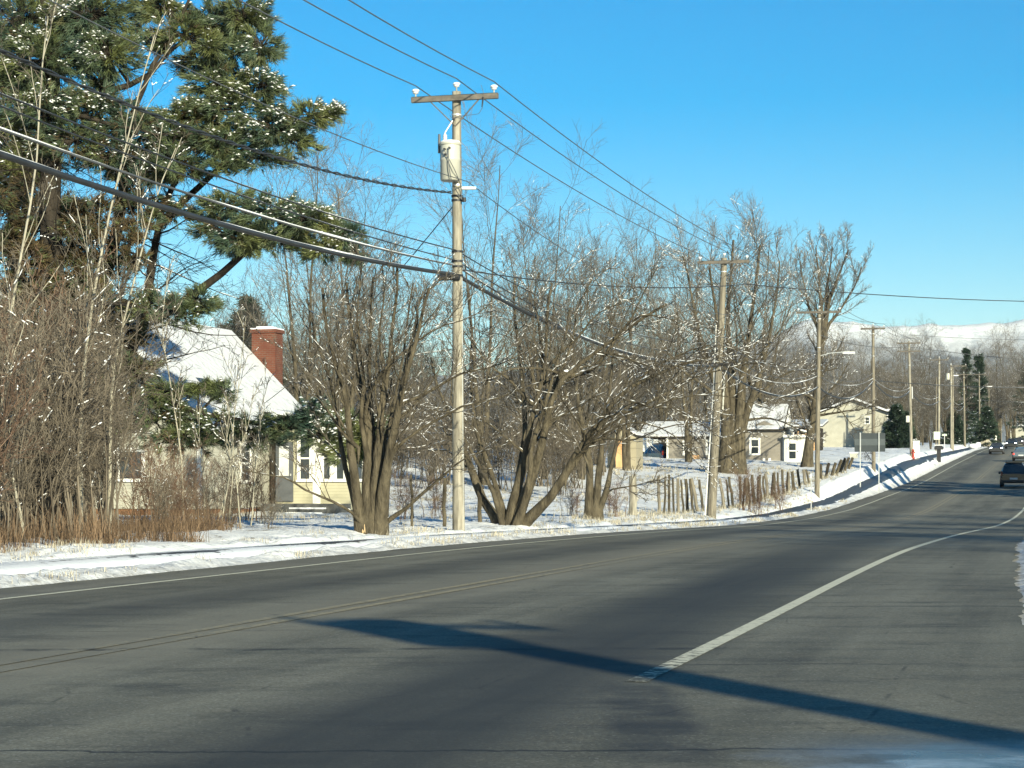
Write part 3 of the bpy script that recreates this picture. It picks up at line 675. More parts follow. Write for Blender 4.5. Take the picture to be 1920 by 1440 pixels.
def gable_roof(x0, x1, y0, y1, eave, ridge, along='y', over=.3, th=.16, lift=.02):
    """two sloping slabs, as (wood slab, snow slab)"""
    out = []
    for base, t, ov in ((lift, .10, over), (lift+.103, th, over-.04)):
        g = Geo()
        if along == 'y':
            xm = (x0+x1)/2; sl = (ridge-eave)/(xm-x0)
            poly = [(x0-ov, eave-sl*ov+base), (xm, ridge+base), (x1+ov, eave-sl*ov+base), (x1+ov, eave-sl*ov+base+t), (xm, ridge+base+t*1.25), (x0-ov, eave-sl*ov+base+t)]
            a, b = y0-ov, y1+ov; ax = 'y'
        else:
            ym = (y0+y1)/2; sl = (ridge-eave)/(ym-y0)
            poly = [(y0-ov, eave-sl*ov+base), (ym, ridge+base), (y1+ov, eave-sl*ov+base), (y1+ov, eave-sl*ov+base+t), (ym, ridge+base+t*1.25), (y0-ov, eave-sl*ov+base+t)]
            a, b = x0-ov, x1+ov; ax = 'x'
        nv = len(poly); v = []
        for t_ in (a, b):
            for p in poly: v.append((p[0], t_, p[1]) if ax == 'y' else (t_, p[0], p[1]))
        for i in range(nv): g.add([v[i], v[(i+1) % nv], v[nv+(i+1) % nv], v[nv+i]], [(0, 1, 2, 3)])
        for o in (0, nv): g.add([v[o+k] for k in (0, 1, 4, 5)], [(0, 1, 2, 3)]); g.add([v[o+k] for k in (1, 2, 3, 4)], [(0, 1, 2, 3)])
        out.append(g)
    return out
def roof_on(par, *a, **k):
    w, s = gable_roof(*a, **k)
    r = w.build('roof', M['bark_dark'], par); s.build('snow_cover', M['roof_snow'], r); return r

# the old cream house: local x = L+28.5, local y = s-63.8
zh = .0
H1 = thing('house', 'old cream house with steep snowy roof and red brick chimney, half hidden by the pine', 'house', W(-28.5, 63.8, zh), -ANG)
gable_body(-7.2, 0, 0, 10.9, 3.35, 7.0, 'y', .35).build('wall', M['siding_cream'], H1)
Geo().box(-7.15, -.05, .05, 10.85, -.4, .35).build('foundation', M['rust'], H1)
r1_ = roof_on(H1, -7.2, 0, 0, 10.9, 3.35, 7.0, over=.32)
for x in (-.045, -7.2-.045+.045): pass
Geo().box(-.06, .06, -.06, .06, .35, 3.3).build('corner_board', M['white_trim'], H1)
ch = Geo().box(-2.75, -1.75, 11.2, 12.0, -.3, 7.2).box(-2.81, -1.69, 11.14, 12.06, 7.2, 7.34).build('chimney', M['brick'], H1)
Geo().box(-2.79, -1.71, 11.16, 12.04, 7.343, 7.39).box(-2.6, -1.95, 11.3, 11.85, 7.393, 7.46).build('snow_cover', M['snow'], ch)
window(H1, -3.0, -2.1, 1.35, 2.35, 0, rows=1)
window(H1, -4.1, -3.3, 4.3, 5.3, 0)
window(H1, 3.6, 4.4, 1.3, 2.6, 0, 1, 'y')
# skylight with its dark edge
Geo().add([(-.95-.35, 2.6, 3.35+.95+.35+.335), (-.95-.35, 3.3, 3.35+.95+.35+.335), (-.95+.15, 3.3, 3.35+.95-.15+.335), (-.95+.15, 2.6, 3.35+.95-.15+.335)], [(0, 1, 2, 3)]).build('roof_vent', M['glass_dark'], H1)
# ell towards the road, with door, windows and steps
Geo().box(.06, 3.15, 6.3, 10.6, .25, 3.2).build('ell_wall', M['siding_yellow'], H1)
Geo().box(.06, 3.1, 6.35, 10.55, -.4, .25).build('ell_foundation', M['concrete'], H1)
e = Geo().prism([(-.1, 3.75), (3.45, 3.10), (3.45, 3.22), (-.1, 3.87)], 'y', 6.0, 10.9).build('ell_roof', M['bark_dark'], H1)
Geo().prism([(.15, 3.83), (3.43, 3.225), (3.43, 3.39), (.15, 3.98)], 'y', 6.03, 10.87).build('snow_cover', M['roof_snow'], e)
d = Geo().box(.28, .95, 6.22, 6.297, .55, 2.75).build('door', M['wire'], H1)
Geo().box(.42, .80, 6.20, 6.218, 1.5, 2.6).build('door_glass', M['porcelain'], d)
Geo().box(.86, .90, 6.16, 6.215, 1.5, 1.58).build('handle', M['galv'], d)
Geo().box(.10, .24, 6.16, 6.296, .25, 3.2).build('porch_post', M['bark_dark'], H1)
window(H1, 1.20, 1.62, 1.35, 2.95, 6.3, -1)
window(H1, 2.12, 2.42, 1.35, 2.95, 6.3, -1); window(H1, 2.62, 2.95, 1.35, 2.95, 6.3, -1)
window(H1, 6.9, 7.7, 1.35, 2.95, 3.15, 1, 'y'); window(H1, 8.6, 9.4, 1.35, 2.95, 3.15, 1, 'y')
Geo().box(1.62+.10, 2.02, 6.26, 6.297, .3, 3.1).build('trim_panel', M['white_trim'], H1)
st = Geo().box(.3, 3.2, 4.7, 6.29, -.5, .48).box(1.5, 2.9, 4.3, 4.69, -.5, .30).box(1.5, 2.9, 3.95, 4.29, -.5, .13).build('steps', M['concrete'], H1)
Geo().box(1.55, 2.85, 4.33, 4.66, .303, .36).box(1.55, 2.85, 3.98, 4.26, .133, .19).build('snow_cover', M['snow'], st)

# taupe house behind the fence: local frame, x to the right along n, y away
def px_frame(x, y, Y): p = at(x, y, Y); return p
sc2 = 158/F
P2 = at(1395, 871, 158)
H2 = thing('house', 'taupe house with white trimmed windows and peaked snowy roof, behind the big bare tree', 'house', P2, -ANG)
# main block
gable_body(0, 3.1, 0, 5.5, 2.75, 3.4, 'y', -.3).build('wall', M['siding_taupe'], H2)
g = Geo().prism([(-.35, 2.62), (2.75, 4.55), (5.85, 2.62), (5.85, 2.72), (2.75, 4.67), (-.35, 2.72)], 'x', -.15, 3.15)
r2 = g.build('roof', M['bark_dark'], H2)
Geo().prism([(-.32, 2.725), (2.75, 4.675), (5.82, 2.725), (5.82, 2.84), (2.75, 4.80), (-.32, 2.84)], 'x', -.1, 3.1).build('snow_cover', M['roof_snow'], r2)
Geo().prism([(.05, 2.72), (2.75, 4.5), (5.45, 2.72)], 'x', 3.115, 3.16).build('gable_board', M['white_trim'], H2)
Geo().box(-.05, .09, -.04, .06, -.2, 2.6).box(3.03, 3.17, -.04, .06, -.2, 2.6).build('corner_board', M['white_trim'], H2)
Geo().box(.1, 3.02, -.03, .02, -.1, .12).build('base_board', M['white_trim'], H2)
window(H2, .55, 1.15, .82, 1.95, 0, -1, 'x', 2, .13)
# left wing
Geo().box(-6.15, -.06, .4, 5.0, -.4, 2.15).build('wing_wall', M['siding_taupe'], H2)
w2 = Geo().prism([(.1, 2.12), (2.7, 3.25), (5.3, 2.12), (5.3, 2.22), (2.7, 3.37), (.1, 2.22)], 'x', -8.4, -.16).build('wing_roof', M['bark_dark'], H2)
Geo().prism([(.12, 2.225), (2.7, 3.375), (5.28, 2.225), (5.28, 2.36), (2.7, 3.5), (.12, 2.36)], 'x', -8.36, -.18).build('snow_cover', M['roof_snow'], w2)
Geo().box(-6.2, -6.06, .36, .44, -.3, 2.1).build('corner_board', M['white_trim'], H2)
Geo().box(-6.05, -.2, .35, .395, -.02, .16).build('base_board', M['white_trim'], H2)
window(H2, -4.78, -4.3, .82, 1.75, .4, -1, 'x', 2, .13); window(H2, -2.95, -2.45, .85, 1.8, .4, -1, 'x', 2, .13)
hb = Geo().prism([(-.75, -.1), (.39, -.1), (.39, .5), (-.75, .05)], 'x', -5.7, -4.35).build('cellar_hatch', M['white_trim'], H2)
Geo().add([(-5.5, -.62, .125), (-4.55, -.62, .125), (-4.55, .25, .47), (-5.5, .25, .47)], [(0, 1, 2, 3)]).build('hatch_opening', M['black'], hb)
Geo().prism([(-.5, -.1), (.38, -.1), (.38, .75), (-.5, .15)], 'x', -4.3, -3.6).build('hatch_cheek', M['wood_new'], H2)
# porch on the right
po = Geo().box(3.2, 5.0, -.45, 3.0, -.3, 2.25).build('porch_wall', M['siding_white'], H2)
pr = Geo().prism([(3.1, 2.9), (5.2, 2.3), (5.2, 2.4), (3.1, 3.0)], 'y', -.75, 3.0).build('porch_roof', M['concrete'], H2)
Geo().prism([(3.9, 2.78), (5.18, 2.412), (5.18, 2.50), (3.9, 2.86)], 'y', -.72, 2.98).build('snow_cover', M['snow'], pr)
Geo().box(3.18, 5.2, -.72, -.6, 2.08, 2.28).build('fascia', M['white_trim'], H2)
dr = Geo().box(3.38, 4.35, -.52, -.452, .02, 1.98).build('door', M['white_trim'], H2)
Geo().box(3.60, 4.10, -.545, -.523, 1.1, 1.62).box(3.60, 4.10, -.545, -.523, .45, 1.0).build('door_glass', M['glass_dark'], dr)
Geo().box(4.20, 4.26, -.58, -.523, .95, 1.05).build('handle', M['black'], dr)
Geo().box(1.55, 1.72, -.5, -.35, -.1, .5).box(1.98, 2.15, -.5, -.35, -.1, .5).build('vent_pipe', M['white_trim'], H2)
# tan crate beside the porch
cr = Geo().box(-.35, .35, -.3, .3, 0, 1.0).build('planter_body', M['rust'], None)
cb = thing('planter', 'rusty brown tub with dead stems, between the white porch and the leaning tree', 'planter', at(1500, 868, 159)); cr.parent = cb
rng = np.random.default_rng(4)
pp = np.stack([np.array([rng.uniform(-.3, .3, 40), rng.uniform(-.25, .25, 40), np.full(40, .9)]).T, np.array([rng.uniform(-.5, .5, 40), rng.uniform(-.3, .3, 40), rng.uniform(1.1, 1.5, 40)]).T], 1)
Geo().tubes(pp, np.full((40, 2), .012), 3).build('stems', M['twig_red'], cb)

# unfinished lean-to between the houses
P3b = at(1476, 850, 205)
HG = thing('garage', 'low open shed with raw orange lumber framing under a snowy roof, between the two houses', 'shed', P3b, -ANG)
Geo().box(0, 3.1, .8, 4.5, -.6, 2.6).build('wall', M['bark_dark'], HG)
Geo().box(1.05, 1.2, 0, .2, -.6, 2.6).box(2.6, 2.75, 0, .2, -.6, 2.6).box(-.1, 3.2, 0, .18, 1.55, 1.9).box(.0, .12, 0, .2, -.6, 2.6).box(1.2, 2.6, .02, .14, 2.2, 2.3).box(1.85, 1.95, .02, .14, 1.9, 2.6).build('frame', M['wood_new'], HG)
Geo().box(.05, .7, .55, .75, 1.9, 2.55).build('panel', M['white_trim'], HG)
Geo().box(2.3, 3.1, .3, .5, -.6, 1.5).build('door', M['black'], HG)
rg = Geo().prism([(-.3, 2.62), (4.8, 3.3), (4.8, 3.4), (-.3, 2.72)], 'x', -.3, 3.6).build('roof', M['bark_dark'], HG)
Geo().prism([(-.28, 2.724), (4.78, 3.404), (4.78, 3.58), (-.28, 2.90)], 'x', -.28, 3.58).build('snow_cover', M['roof_snow'], rg)

# large cream house
P3c = at(1536, 848, 245)
H3 = thing('house', 'large cream house with a low gable facing the road, behind the grey sign', 'house', P3c, -ANG)
gable_body(0, 8.2, 0, 9, 4.7, 6.2, 'y', -.5).build('wall', M['siding_cream'], H3)
roof_on(H3, 0, 8.2, 0, 9, 4.7, 6.2, over=.5, th=.22)
window(H3, 5.5, 6.0, 3.4, 4.2, 0, -1, 'x', 2, .06); window(H3, .2, .55, 1.2, 2.1, 0, -1, 'x', 2, .06)
Geo().box(-.06, .08, -.05, .06, -.4, 4.6).box(8.1, 8.26, -.05, .06, -.4, 4.6).build('corner_board', M['white_trim'], H3)
# porch bay on its right
Geo().box(8.28, 9.1, .3, 6, -.5, 2.6).box(8.3, 9.0, .35, 6, 2.6, 4.5).build('bay_wall', M['siding_white'], H3)
rb = Geo().box(8.1, 9.5, -.3, 6.3, 4.75, 4.9).build('bay_roof', M['bark_dark'], H3)
Geo().box(8.12, 9.48, -.28, 6.28, 4.905, 5.15).build('snow_cover', M['roof_snow'], rb)
Geo().box(9.12, 9.3, -.1, .1, -.5, 4.74).box(8.3, 8.45, -.1, .1, -.5, 4.74).build('porch_column', M['white_trim'], H3)

# far small house right of the road end
P4b = at(1888, 836, 520)
H4 = thing('house', 'small pale distant house with a snowy gable roof at the far end of the road', 'house', P4b, -ANG)
gable_body(0, 7, 0, 8, 2.7, 5.2, 'y', -1).build('wall', M['siding_cream'], H4)
roof_on(H4, 0, 7, 0, 8, 2.7, 5.2, over=.4, th=.25)
window(H4, 1.2, 2.2, 1.0, 2.2, 0, -1); window(H4, 4.6, 5.6, 1.0, 2.2, 0, -1)

# tan shed and white trailer at the back of the field
P5 = at(1139, 876, 132)
HS = thing('shed', 'small tan plywood shed with tree shadows on it, behind the thick fence post', 'shed', P5, -ANG)
gable_body(0, 1.9, 0, 2.2, 2.0, 2.5, 'y', -.4).build('wall', M['shed_yellow'], HS)
roof_on(HS, 0, 1.9, 0, 2.2, 2.0, 2.5, over=.12, th=.10)
Geo().box(.55, 1.25, -.03, -.003, .0, 1.7).build('door', M['wood_new'], HS)
P6 = at(1197, 862, 175)
HT = thing('trailer', 'white box trailer parked left of the taupe house', 'trailer', P6, -ANG)
Geo().box(0, 1.15, 0, 3.0, .25, 1.75).build('body', M['white_trim'], HT)
Geo().box(.05, 1.1, .05, 2.9, 1.755, 1.86).build('snow_cover', M['snow'], HT)
for sx in (-.02, 1.0): Geo().cyl([sx, 1.5, .3], [sx+.17, 1.5, .3], .3, .3, 14).build('wheel', M['black'], HT)

# ------------------------------------------------------------------ fence posts
def post(name, x, yb, yt, w, label, tilt=0, m='pole', group='fence posts along the field'):
    Y = Y_of(x, -15.0); b = at(x, yb, Y); h = (yb-yt)/F*Y
    r = w*.50/F*Y
    rng = np.random.default_rng(int(x)); k = 5; t = np.linspace(0, 1, k)
    P = np.stack([tilt/F*Y*t+rng.normal(0, .012, k), rng.normal(0, .012, k), h*t], -1); P = np.vstack([[0, 0, -.45], P])
    o = Geo().tubes(P, np.array([r*1.05]*2+[r]*3+[r*.9]), 9, True).build(name, M[m], None, False, b)
    return tag(o, label, 'fence post', group)
post('fence_post', 1187, 975, 892, 15, 'thick pale round fence post, stoutest of the field fence')
ORD = ['first', 'second', 'third', 'fourth', 'fifth', 'sixth', 'seventh', 'eighth', 'ninth', 'tenth', 'eleventh', 'twelfth', 'thirteenth', 'fourteenth', 'fifteenth']
fp = [(1237, 964, 892, 6, -3, 0), (1255, 962, 890, 5, 0, 0), (1273, 966, 897, 6, -2, 0), (1290, 962, 898, 6, -3, 0), (1309, 962, 897, 7, -13, 0), (1319, 960, 899, 5, -8, 0)]
for i, (x, yb, yt, w, t, _) in enumerate(fp):
    post('fence_post', x, yb, yt, w, f'thin grey fence post, {ORD[i]} to the right of the stout pale post', t, 'pole_dark' if i in (0, 2, 4) else 'bark')
fp2 = [(1359, 958, 897, 6, -10), (1375, 954, 894, 5, -8), (1388, 956, 893, 5, 0), (1401, 950, 895, 5, -2), (1414, 948, 890, 6, -4), (1427, 946, 890, 5, -3), (1441, 944, 888, 6, -6), (1452, 938, 886, 6, -1), (1470, 936, 880, 5, -4), (1480, 932, 884, 6, -2), (1489, 928, 884, 6, -3), (1500, 926, 880, 5, -5), (1511, 922, 880, 6, -4), (1520, 920, 880, 4, -9)]
for i, (x, yb, yt, w, t) in enumerate(fp2):
    post('fence_post', x, yb, yt, w, f'grey split fence post, {ORD[i]} after the pole with the pale pipe', t, ['pole_dark', 'bark', 'bark'][i % 3])
fp3 = [(1540, 914, 870, 5, -1), (1546, 908, 868, 6, 8), (1557, 902, 868, 6, 10), (1564, 898, 862, 6, 14), (1572, 895, 859, 6, 13), (1580, 893, 858, 6, 12), (1588, 888, 858, 6, 11)]
for i, (x, yb, yt, w, t) in enumerate([(1246, 963, 893, 4, 2), (1264, 964, 896, 4, -3), (1282, 964, 899, 4, -5), (1300, 962, 898, 5, -6)]):
    post('fence_post', x, yb, yt, w, f'slim brown fence post, {ORD[i]} thin brown one after the stout pale post', t, 'bark')
for i, (x, yb, yt, w, t) in enumerate([(1367, 956, 899, 4, -5), (1394, 953, 897, 4, 2), (1407, 949, 896, 4, -5), (1420, 947, 893, 4, 2), (1434, 945, 892, 4, -3), (1446, 941, 890, 4, 3), (1461, 937, 886, 4, -3), (1475, 934, 886, 4, 2)]):
    post('fence_post', x, yb, yt, w, f'slim dark fence post, {ORD[i]} thin dark one beyond the pole with the pale pipe', t, 'bark_dark' if i % 2 else 'bark')
for i, (x, yb, yt, w, t) in enumerate(fp3):
    post('fence_post', x, yb, yt, w, f'dark fence post tilting towards the road, {ORD[i]} beyond the street lamp pole' if t > 0 else f'short upright fence post right beside the street lamp pole', t, 'bark' if i != 1 else 'bark_dark')
post('fence_post', 833, 968, 896, 7, 'dark old fence post left of the transformer pole foot', 1, 'bark')
post('fence_post', 773, 968, 890, 5, 'thin grey fence post standing alone left of the transformer pole', -2, 'bark')
post('fence_post', 900, 976, 905, 8, 'half hidden fence post just right of the transformer pole foot', -2, 'bark')

# ------------------------------------------------------------------ signs, boxes, small street things
b1 = at(1631, 910, 134)
SG = thing('road_sign', 'large dull grey back of a road sign on two thin posts by the footpath', 'road sign', b1, -ANG)
def zz(y): return (910-y)/F*134
Geo().box(-1.0, 1.0, 0, .03, zz(847), zz(812)).build('panel', M['sign_back'], SG)
Geo().box(-1.0, 1.0, -.012, -.003, zz(835), zz(823)).build('stiffener', M['sign_band'], SG)
for x in (-.62, .60): Geo().box(x-.035, x+.035, -.075, -.015, -.5, zz(811)).build('post', M['galv'], SG)
b2 = at(1521, 966, Y_of(1521, -12.45))
o = thing('marker_post', 'thin lone metal stake on the snowy verge below the street lamp pole', 'marker post', b2, -ANG)
Geo().box(-.025, .025, -.01, .01, -.4, 2.1).build('stake', M['galv'], o)
Geo().box(-.05, .05, -.022, -.012, 1.85, 2.1).build('reflector', M['porcelain'], o)
b3 = at(1601, 872, 168)
o = thing('utility_box', 'pale upright utility box left of the pole behind the sign', 'utility box', b3, -ANG)
Geo().box(-.3, .3, -.2, .2, -.2, .98).build('cabinet', M['grey_paint'], o); Geo().box(-.34, .34, -.24, .24, .98, 1.05).build('lid', M['snow'], o)
b4 = at(1712, 857, 186)
o = thing('fire_hydrant', 'small red fire hydrant at the foot of the pole with two crossarms', 'hydrant', b4)
Geo().lathe([(0, -.2), (.15, -.2), (.15, .05), (.11, .06), (.11, .55), (.14, .57), (.12, .66), (.05, .74), (0, .76)], 12).build('barrel', M['red'], o, True)
Geo().cyl([-.2, 0, .42], [.2, 0, .42], .06, .06, 10).cyl([0, -.2, .38], [0, .05, .38], .075, .075, 10).build('nozzle', M['red'], o)
b5 = at(1717, 855, 190)
o = thing('utility_box', 'white upright utility box just behind the red fire hydrant', 'utility box', b5, -ANG)
Geo().box(-.22, .34, -.2, .2, -.2, 1.35).build('cabinet', M['white_trim'], o); Geo().box(-.25, .37, -.23, .23, 1.35, 1.43).build('lid', M['snow'], o)
b6 = at(1760, 861, 205)
o = thing('mailbox', 'black mailbox on a dark post at the road edge', 'mailbox', b6, -ANG)
Geo().box(-.18, .22, -.15, .15, -.3, 1.0).build('post', M['black'], o)
Geo().prism([(-.42, .98), (.46, .98), (.46, 1.22), (.30, 1.38), (-.26, 1.38), (-.42, 1.22)], 'y', -.3, .3).build('box', M['black'], o)
Geo().box(-.40, .44, -.3, .3, 1.385, 1.45).build('snow_cover', M['snow'], o)
b8 = at(1771, 845, 240)
o = thing('street_name_sign', 'small pale street name blade on a thin post beyond the black mailbox', 'street sign', b8, -ANG)
Geo().cyl([0, 0, -.3], [0, 0, 2.0], .035, .035, 8).build('post', M['galv'], o); Geo().box(-.28, .28, -.02, .02, 1.75, 1.98).build('blade', M['green_box'], o)
for (x, y, Y, w, h, lab) in ((1825, 838, 290, .75, .42, 'low white snow covered block by the far utility poles'), (1834, 836, 305, .42, .5, 'second low white block by the far utility poles, right of the wider one')):
    p = at(x, y, Y); o = Geo().lathe([(0, -.2), (w*.9, -.2), (w, h*.6), (w*.8, h), (0, h*1.15)], 12).build('snow_pile', M['snow'], None, True, p); tag(o, lab, 'snow pile')
p = at(1846, 834, 330)
o = Geo().lathe([(0, -.3), (1.5, -.3), (1.25, .4), (.7, .9), (0, 1.05)], 14).build('straw_heap', M['grass_pale'], None, True, p); tag(o, 'small rounded tan heap beside the far pole under the spruces', 'heap')
p = at(1867, 831, 330)
o = thing('gate_post', 'short white post with a knob by the oncoming car', 'post', p); Geo().cyl([0, 0, -.3], [0, 0, 1.0], .16, .15, 8).build('shaft', M['white_trim'], o); Geo().lathe([(0, 1.0), (.2, 1.05), (.2, 1.15), (.1, 1.3), (0, 1.32)], 8).build('cap', M['white_trim'], o)

# ------------------------------------------------------------------ vehicles
def car(label, L, s, facing, paint, scale=1.0, lit=False, van=False, cat='car', zoff=0.0, rot=0.0):
    """facing +1 drives away along the road, -1 comes towards the camera; local y runs from tail to nose"""
    p = W(L, s, float(road_z(s))+zoff)
    c = thing('parked_car' if cat == 'parked car' else 'car', label, 'car', p, -ANG+(0 if facing > 0 else math.pi)+rot)
    if van: st = [(-2.35, .42, .80, .95, .80), (-2.30, .34, .94, 1.04, .84), (-2.02, .30, .96, 1.70, .64), (-1.7, .28, .96, 1.76, .63), (.3, .28, .96, 1.74, .63), (.75, .28, .96, 1.60, .64), (1.35, .28, .95, 1.06, .80), (2.0, .30, .92, .98, .78), (2.3, .38, .86, .84, .74)]
    else: st = [(-2.25, .42, .80, .92, .78), (-2.18, .34, .86, .98, .78), (-1.75, .30, .88, 1.02, .76), (-1.2, .28, .89, 1.40, .58), (-.7, .27, .89, 1.46, .57), (.3, .27, .89, 1.44, .57), (1.0, .27, .88, 1.0, .74), (1.9, .30, .86, .90, .72), (2.25, .40, .80, .74, .68)]
    ring = []
    for y, zb, hw, zr, hr in st:
        belt = min(.98 if van else .90, zr-.02)
        half = [(hw*.88, zb), (hw, zb+.18), (hw*1.01, (zb+belt)/2), (hw*.985, belt), (hr, zr-.06 if zr-belt > .15 else zr-.01), (hr-.14, zr), (0, zr+.02)]
        ring.append([(x, y, z) for x, z in half]+[(-x, y, z) for x, z in half[-2::-1]])
    n = len(ring[0]); V = np.array(ring).reshape(-1, 3)*[1, 1, 1]
    q = [(i*n+j, i*n+j+1, (i+1)*n+j+1, (i+1)*n+j) for i in range(len(ring)-1) for j in range(n-1)]
    q += [(i*n+n-1, i*n, (i+1)*n, (i+1)*n+n-1) for i in range(len(ring)-1)]
    g = Geo().add(V, q)
    for k in (0, len(ring)-1):
        cc = V[k*n:(k+1)*n].mean(0); g.add(np.vstack([V[k*n:(k+1)*n], cc]), [(j, (j+1) % n, n) for j in range(n)])
    g.build('body', paint, c, False)
    hi = [k for k, r in enumerate(st) if r[3]-r[2] > .3 or r[3] > 1.35]
    k0, k1 = hi[0], hi[-1]
    def lerp(a, b, t): return np.array(a)*(1-t)+np.array(b)*t
    def glass(name, quad, off):
        quad = np.array(quad)+np.array(off); Geo().add(quad, [(0, 1, 2, 3)]).build(name, M['glass_dark'], c)
    def pt(k, j): return V[k*n+j]
    # rear and front screens
    a, b2 = k0-1, k0
    glass('rear_window', [lerp(pt(a, 3), pt(b2, 4), .12)*[.9, 1, 1], lerp(pt(a, 3), pt(b2, 4), .90)*[.95, 1, 1], lerp(pt(a, 3), pt(b2, 4), .90)*[-.95, 1, 1], lerp(pt(a, 3), pt(b2, 4), .12)*[-.9, 1, 1]], [0, -.03, .015])
    a, b2 = k1+1, k1
    glass('windscreen', [lerp(pt(a, 4), pt(b2, 4), .06)*[.93, 1, 1], lerp(pt(a, 4), pt(b2, 4), .92)*[.95, 1, 1], lerp(pt(a, 4), pt(b2, 4), .92)*[-.95, 1, 1], lerp(pt(a, 4), pt(b2, 4), .06)*[-.93, 1, 1]], [0, .03, .02])
    for sx in (1, -1):
        for ka, kb in zip(range(k0, k1), range(k0+1, k1+1)):
            if st[kb][0]-st[ka][0] < .25: continue
            qd = [lerp(lerp(pt(ka, 3), pt(ka, 4), .1), lerp(pt(kb, 3), pt(kb, 4), .1), .04), lerp(lerp(pt(ka, 3), pt(ka, 4), .1), lerp(pt(kb, 3), pt(kb, 4), .1), .96), lerp(lerp(pt(ka, 3), pt(ka, 4), .85), lerp(pt(kb, 3), pt(kb, 4), .85), .96), lerp(lerp(pt(ka, 3), pt(ka, 4), .85), lerp(pt(kb, 3), pt(kb, 4), .85), .04)]
            glass('side_window', np.array(qd)*[sx, 1, 1], [sx*.018, 0, .004])
        hw = st[3][2]
        for y in (-1.4, 1.42):
            w = Geo().lathe([(.0, -.11), (.22, -.11), (.33, -.09), (.34, 0), (.33, .09), (.22, .11), (0, .11)], 18).build('wheel', M['black'], c, True)
            w.rotation_euler = (0, R(90), 0); w.location = (sx*(hw-.08), y, .34)
            rm = Geo().lathe([(0, 0), (.2, 0), (.21, .02), (0, .03)], 14).build('rim', M['galv'], w); rm.location = (0, 0, sx*.105)
        hy = st[-1][0]; ty = st[0][0]
        Geo().lathe([(0, 0), (.12, 0), (.125, .05), (.09, .08), (0, .085)], 12).build('headlight', M['lamp_on' if lit else 'porcelain'], c).matrix_local = Matrix.Translation((sx*.62, hy-.10, .68))@Matrix.Rotation(R(-90), 4, 'X')@Matrix.Scale(1.5, 4, (1, 0, 0))
        tl = Geo().box(-.07, .07, -.04, .03, 0, .32 if van else .16).build('tail_light', M['tail_on' if (facing > 0 and not van) else 'tail_red'], c); tl.location = (sx*(st[1][2]-.10), ty-.02, .82 if van else .68)
        mi = Geo().lathe([(0, -.1), (.07, -.09), (.10, 0), (.07, .09), (0, .1)], 10).build('mirror', M['black'], c, True); mi.location = (sx*(hw+.12), .95 if not van else 1.05, 1.05 if van else .95)
    Geo().box(-.27, .27, st[0][0]-.03, st[0][0]+.02, .55, .68).build('number_plate', M['porcelain'], c)
    Geo().box(-.86, .86, st[0][0]-.06, st[0][0]+.1, .36, .50).box(-.84, .84, st[-1][0]-.1, st[-1][0]+.05, .34, .46).build('bumper', M['black'], c)
    if van:
        Geo().box(-.62, .62, -2.12, -1.9, 1.755, 1.80).build('spoiler', paint, c)
        for sx in (1, -1): Geo().box(sx*.52-.02, sx*.52+.02, -1.6, .3, 1.785, 1.83).build('roof_rail', M['black'], c)
        Geo().box(-.60, .60, -1.85, .2, 1.765, 1.80).build('snow_cover', M['snow'], c)
    return c
car('dark minivan driving away with snow along its roof', -3.65, 152, 1, car_paint('dark_green_paint', (.012, .018, .022)), van=True)
car('dark oncoming car with both headlights lit', -8.45, 262, -1, car_paint('dark_grey_paint', (.03, .032, .035)), lit=True)
car('second oncoming dark car with lit headlights, behind the first', -7.9, 312, -1, car_paint('black_paint', (.015, .016, .018)), lit=True)
car('blue grey car driving away just ahead of the minivan', -4.7, 226, 1, car_paint('blue_grey_paint', (.10, .13, .16)))
car('distant oncoming car with lit headlights, farthest along the road', -8.2, 372, -1, car_paint('charcoal_paint', (.04, .04, .045)), lit=True)
pb = at(1238, 873, 163); lb, sb = LS(pb.x, pb.y)
cc = car('dark blue car parked in the shade at the left end of the taupe house', lb, sb, 1, car_paint('navy_paint', (.012, .022, .06)), cat='parked car', van=True, rot=R(35)); cc.location.z = pb.z

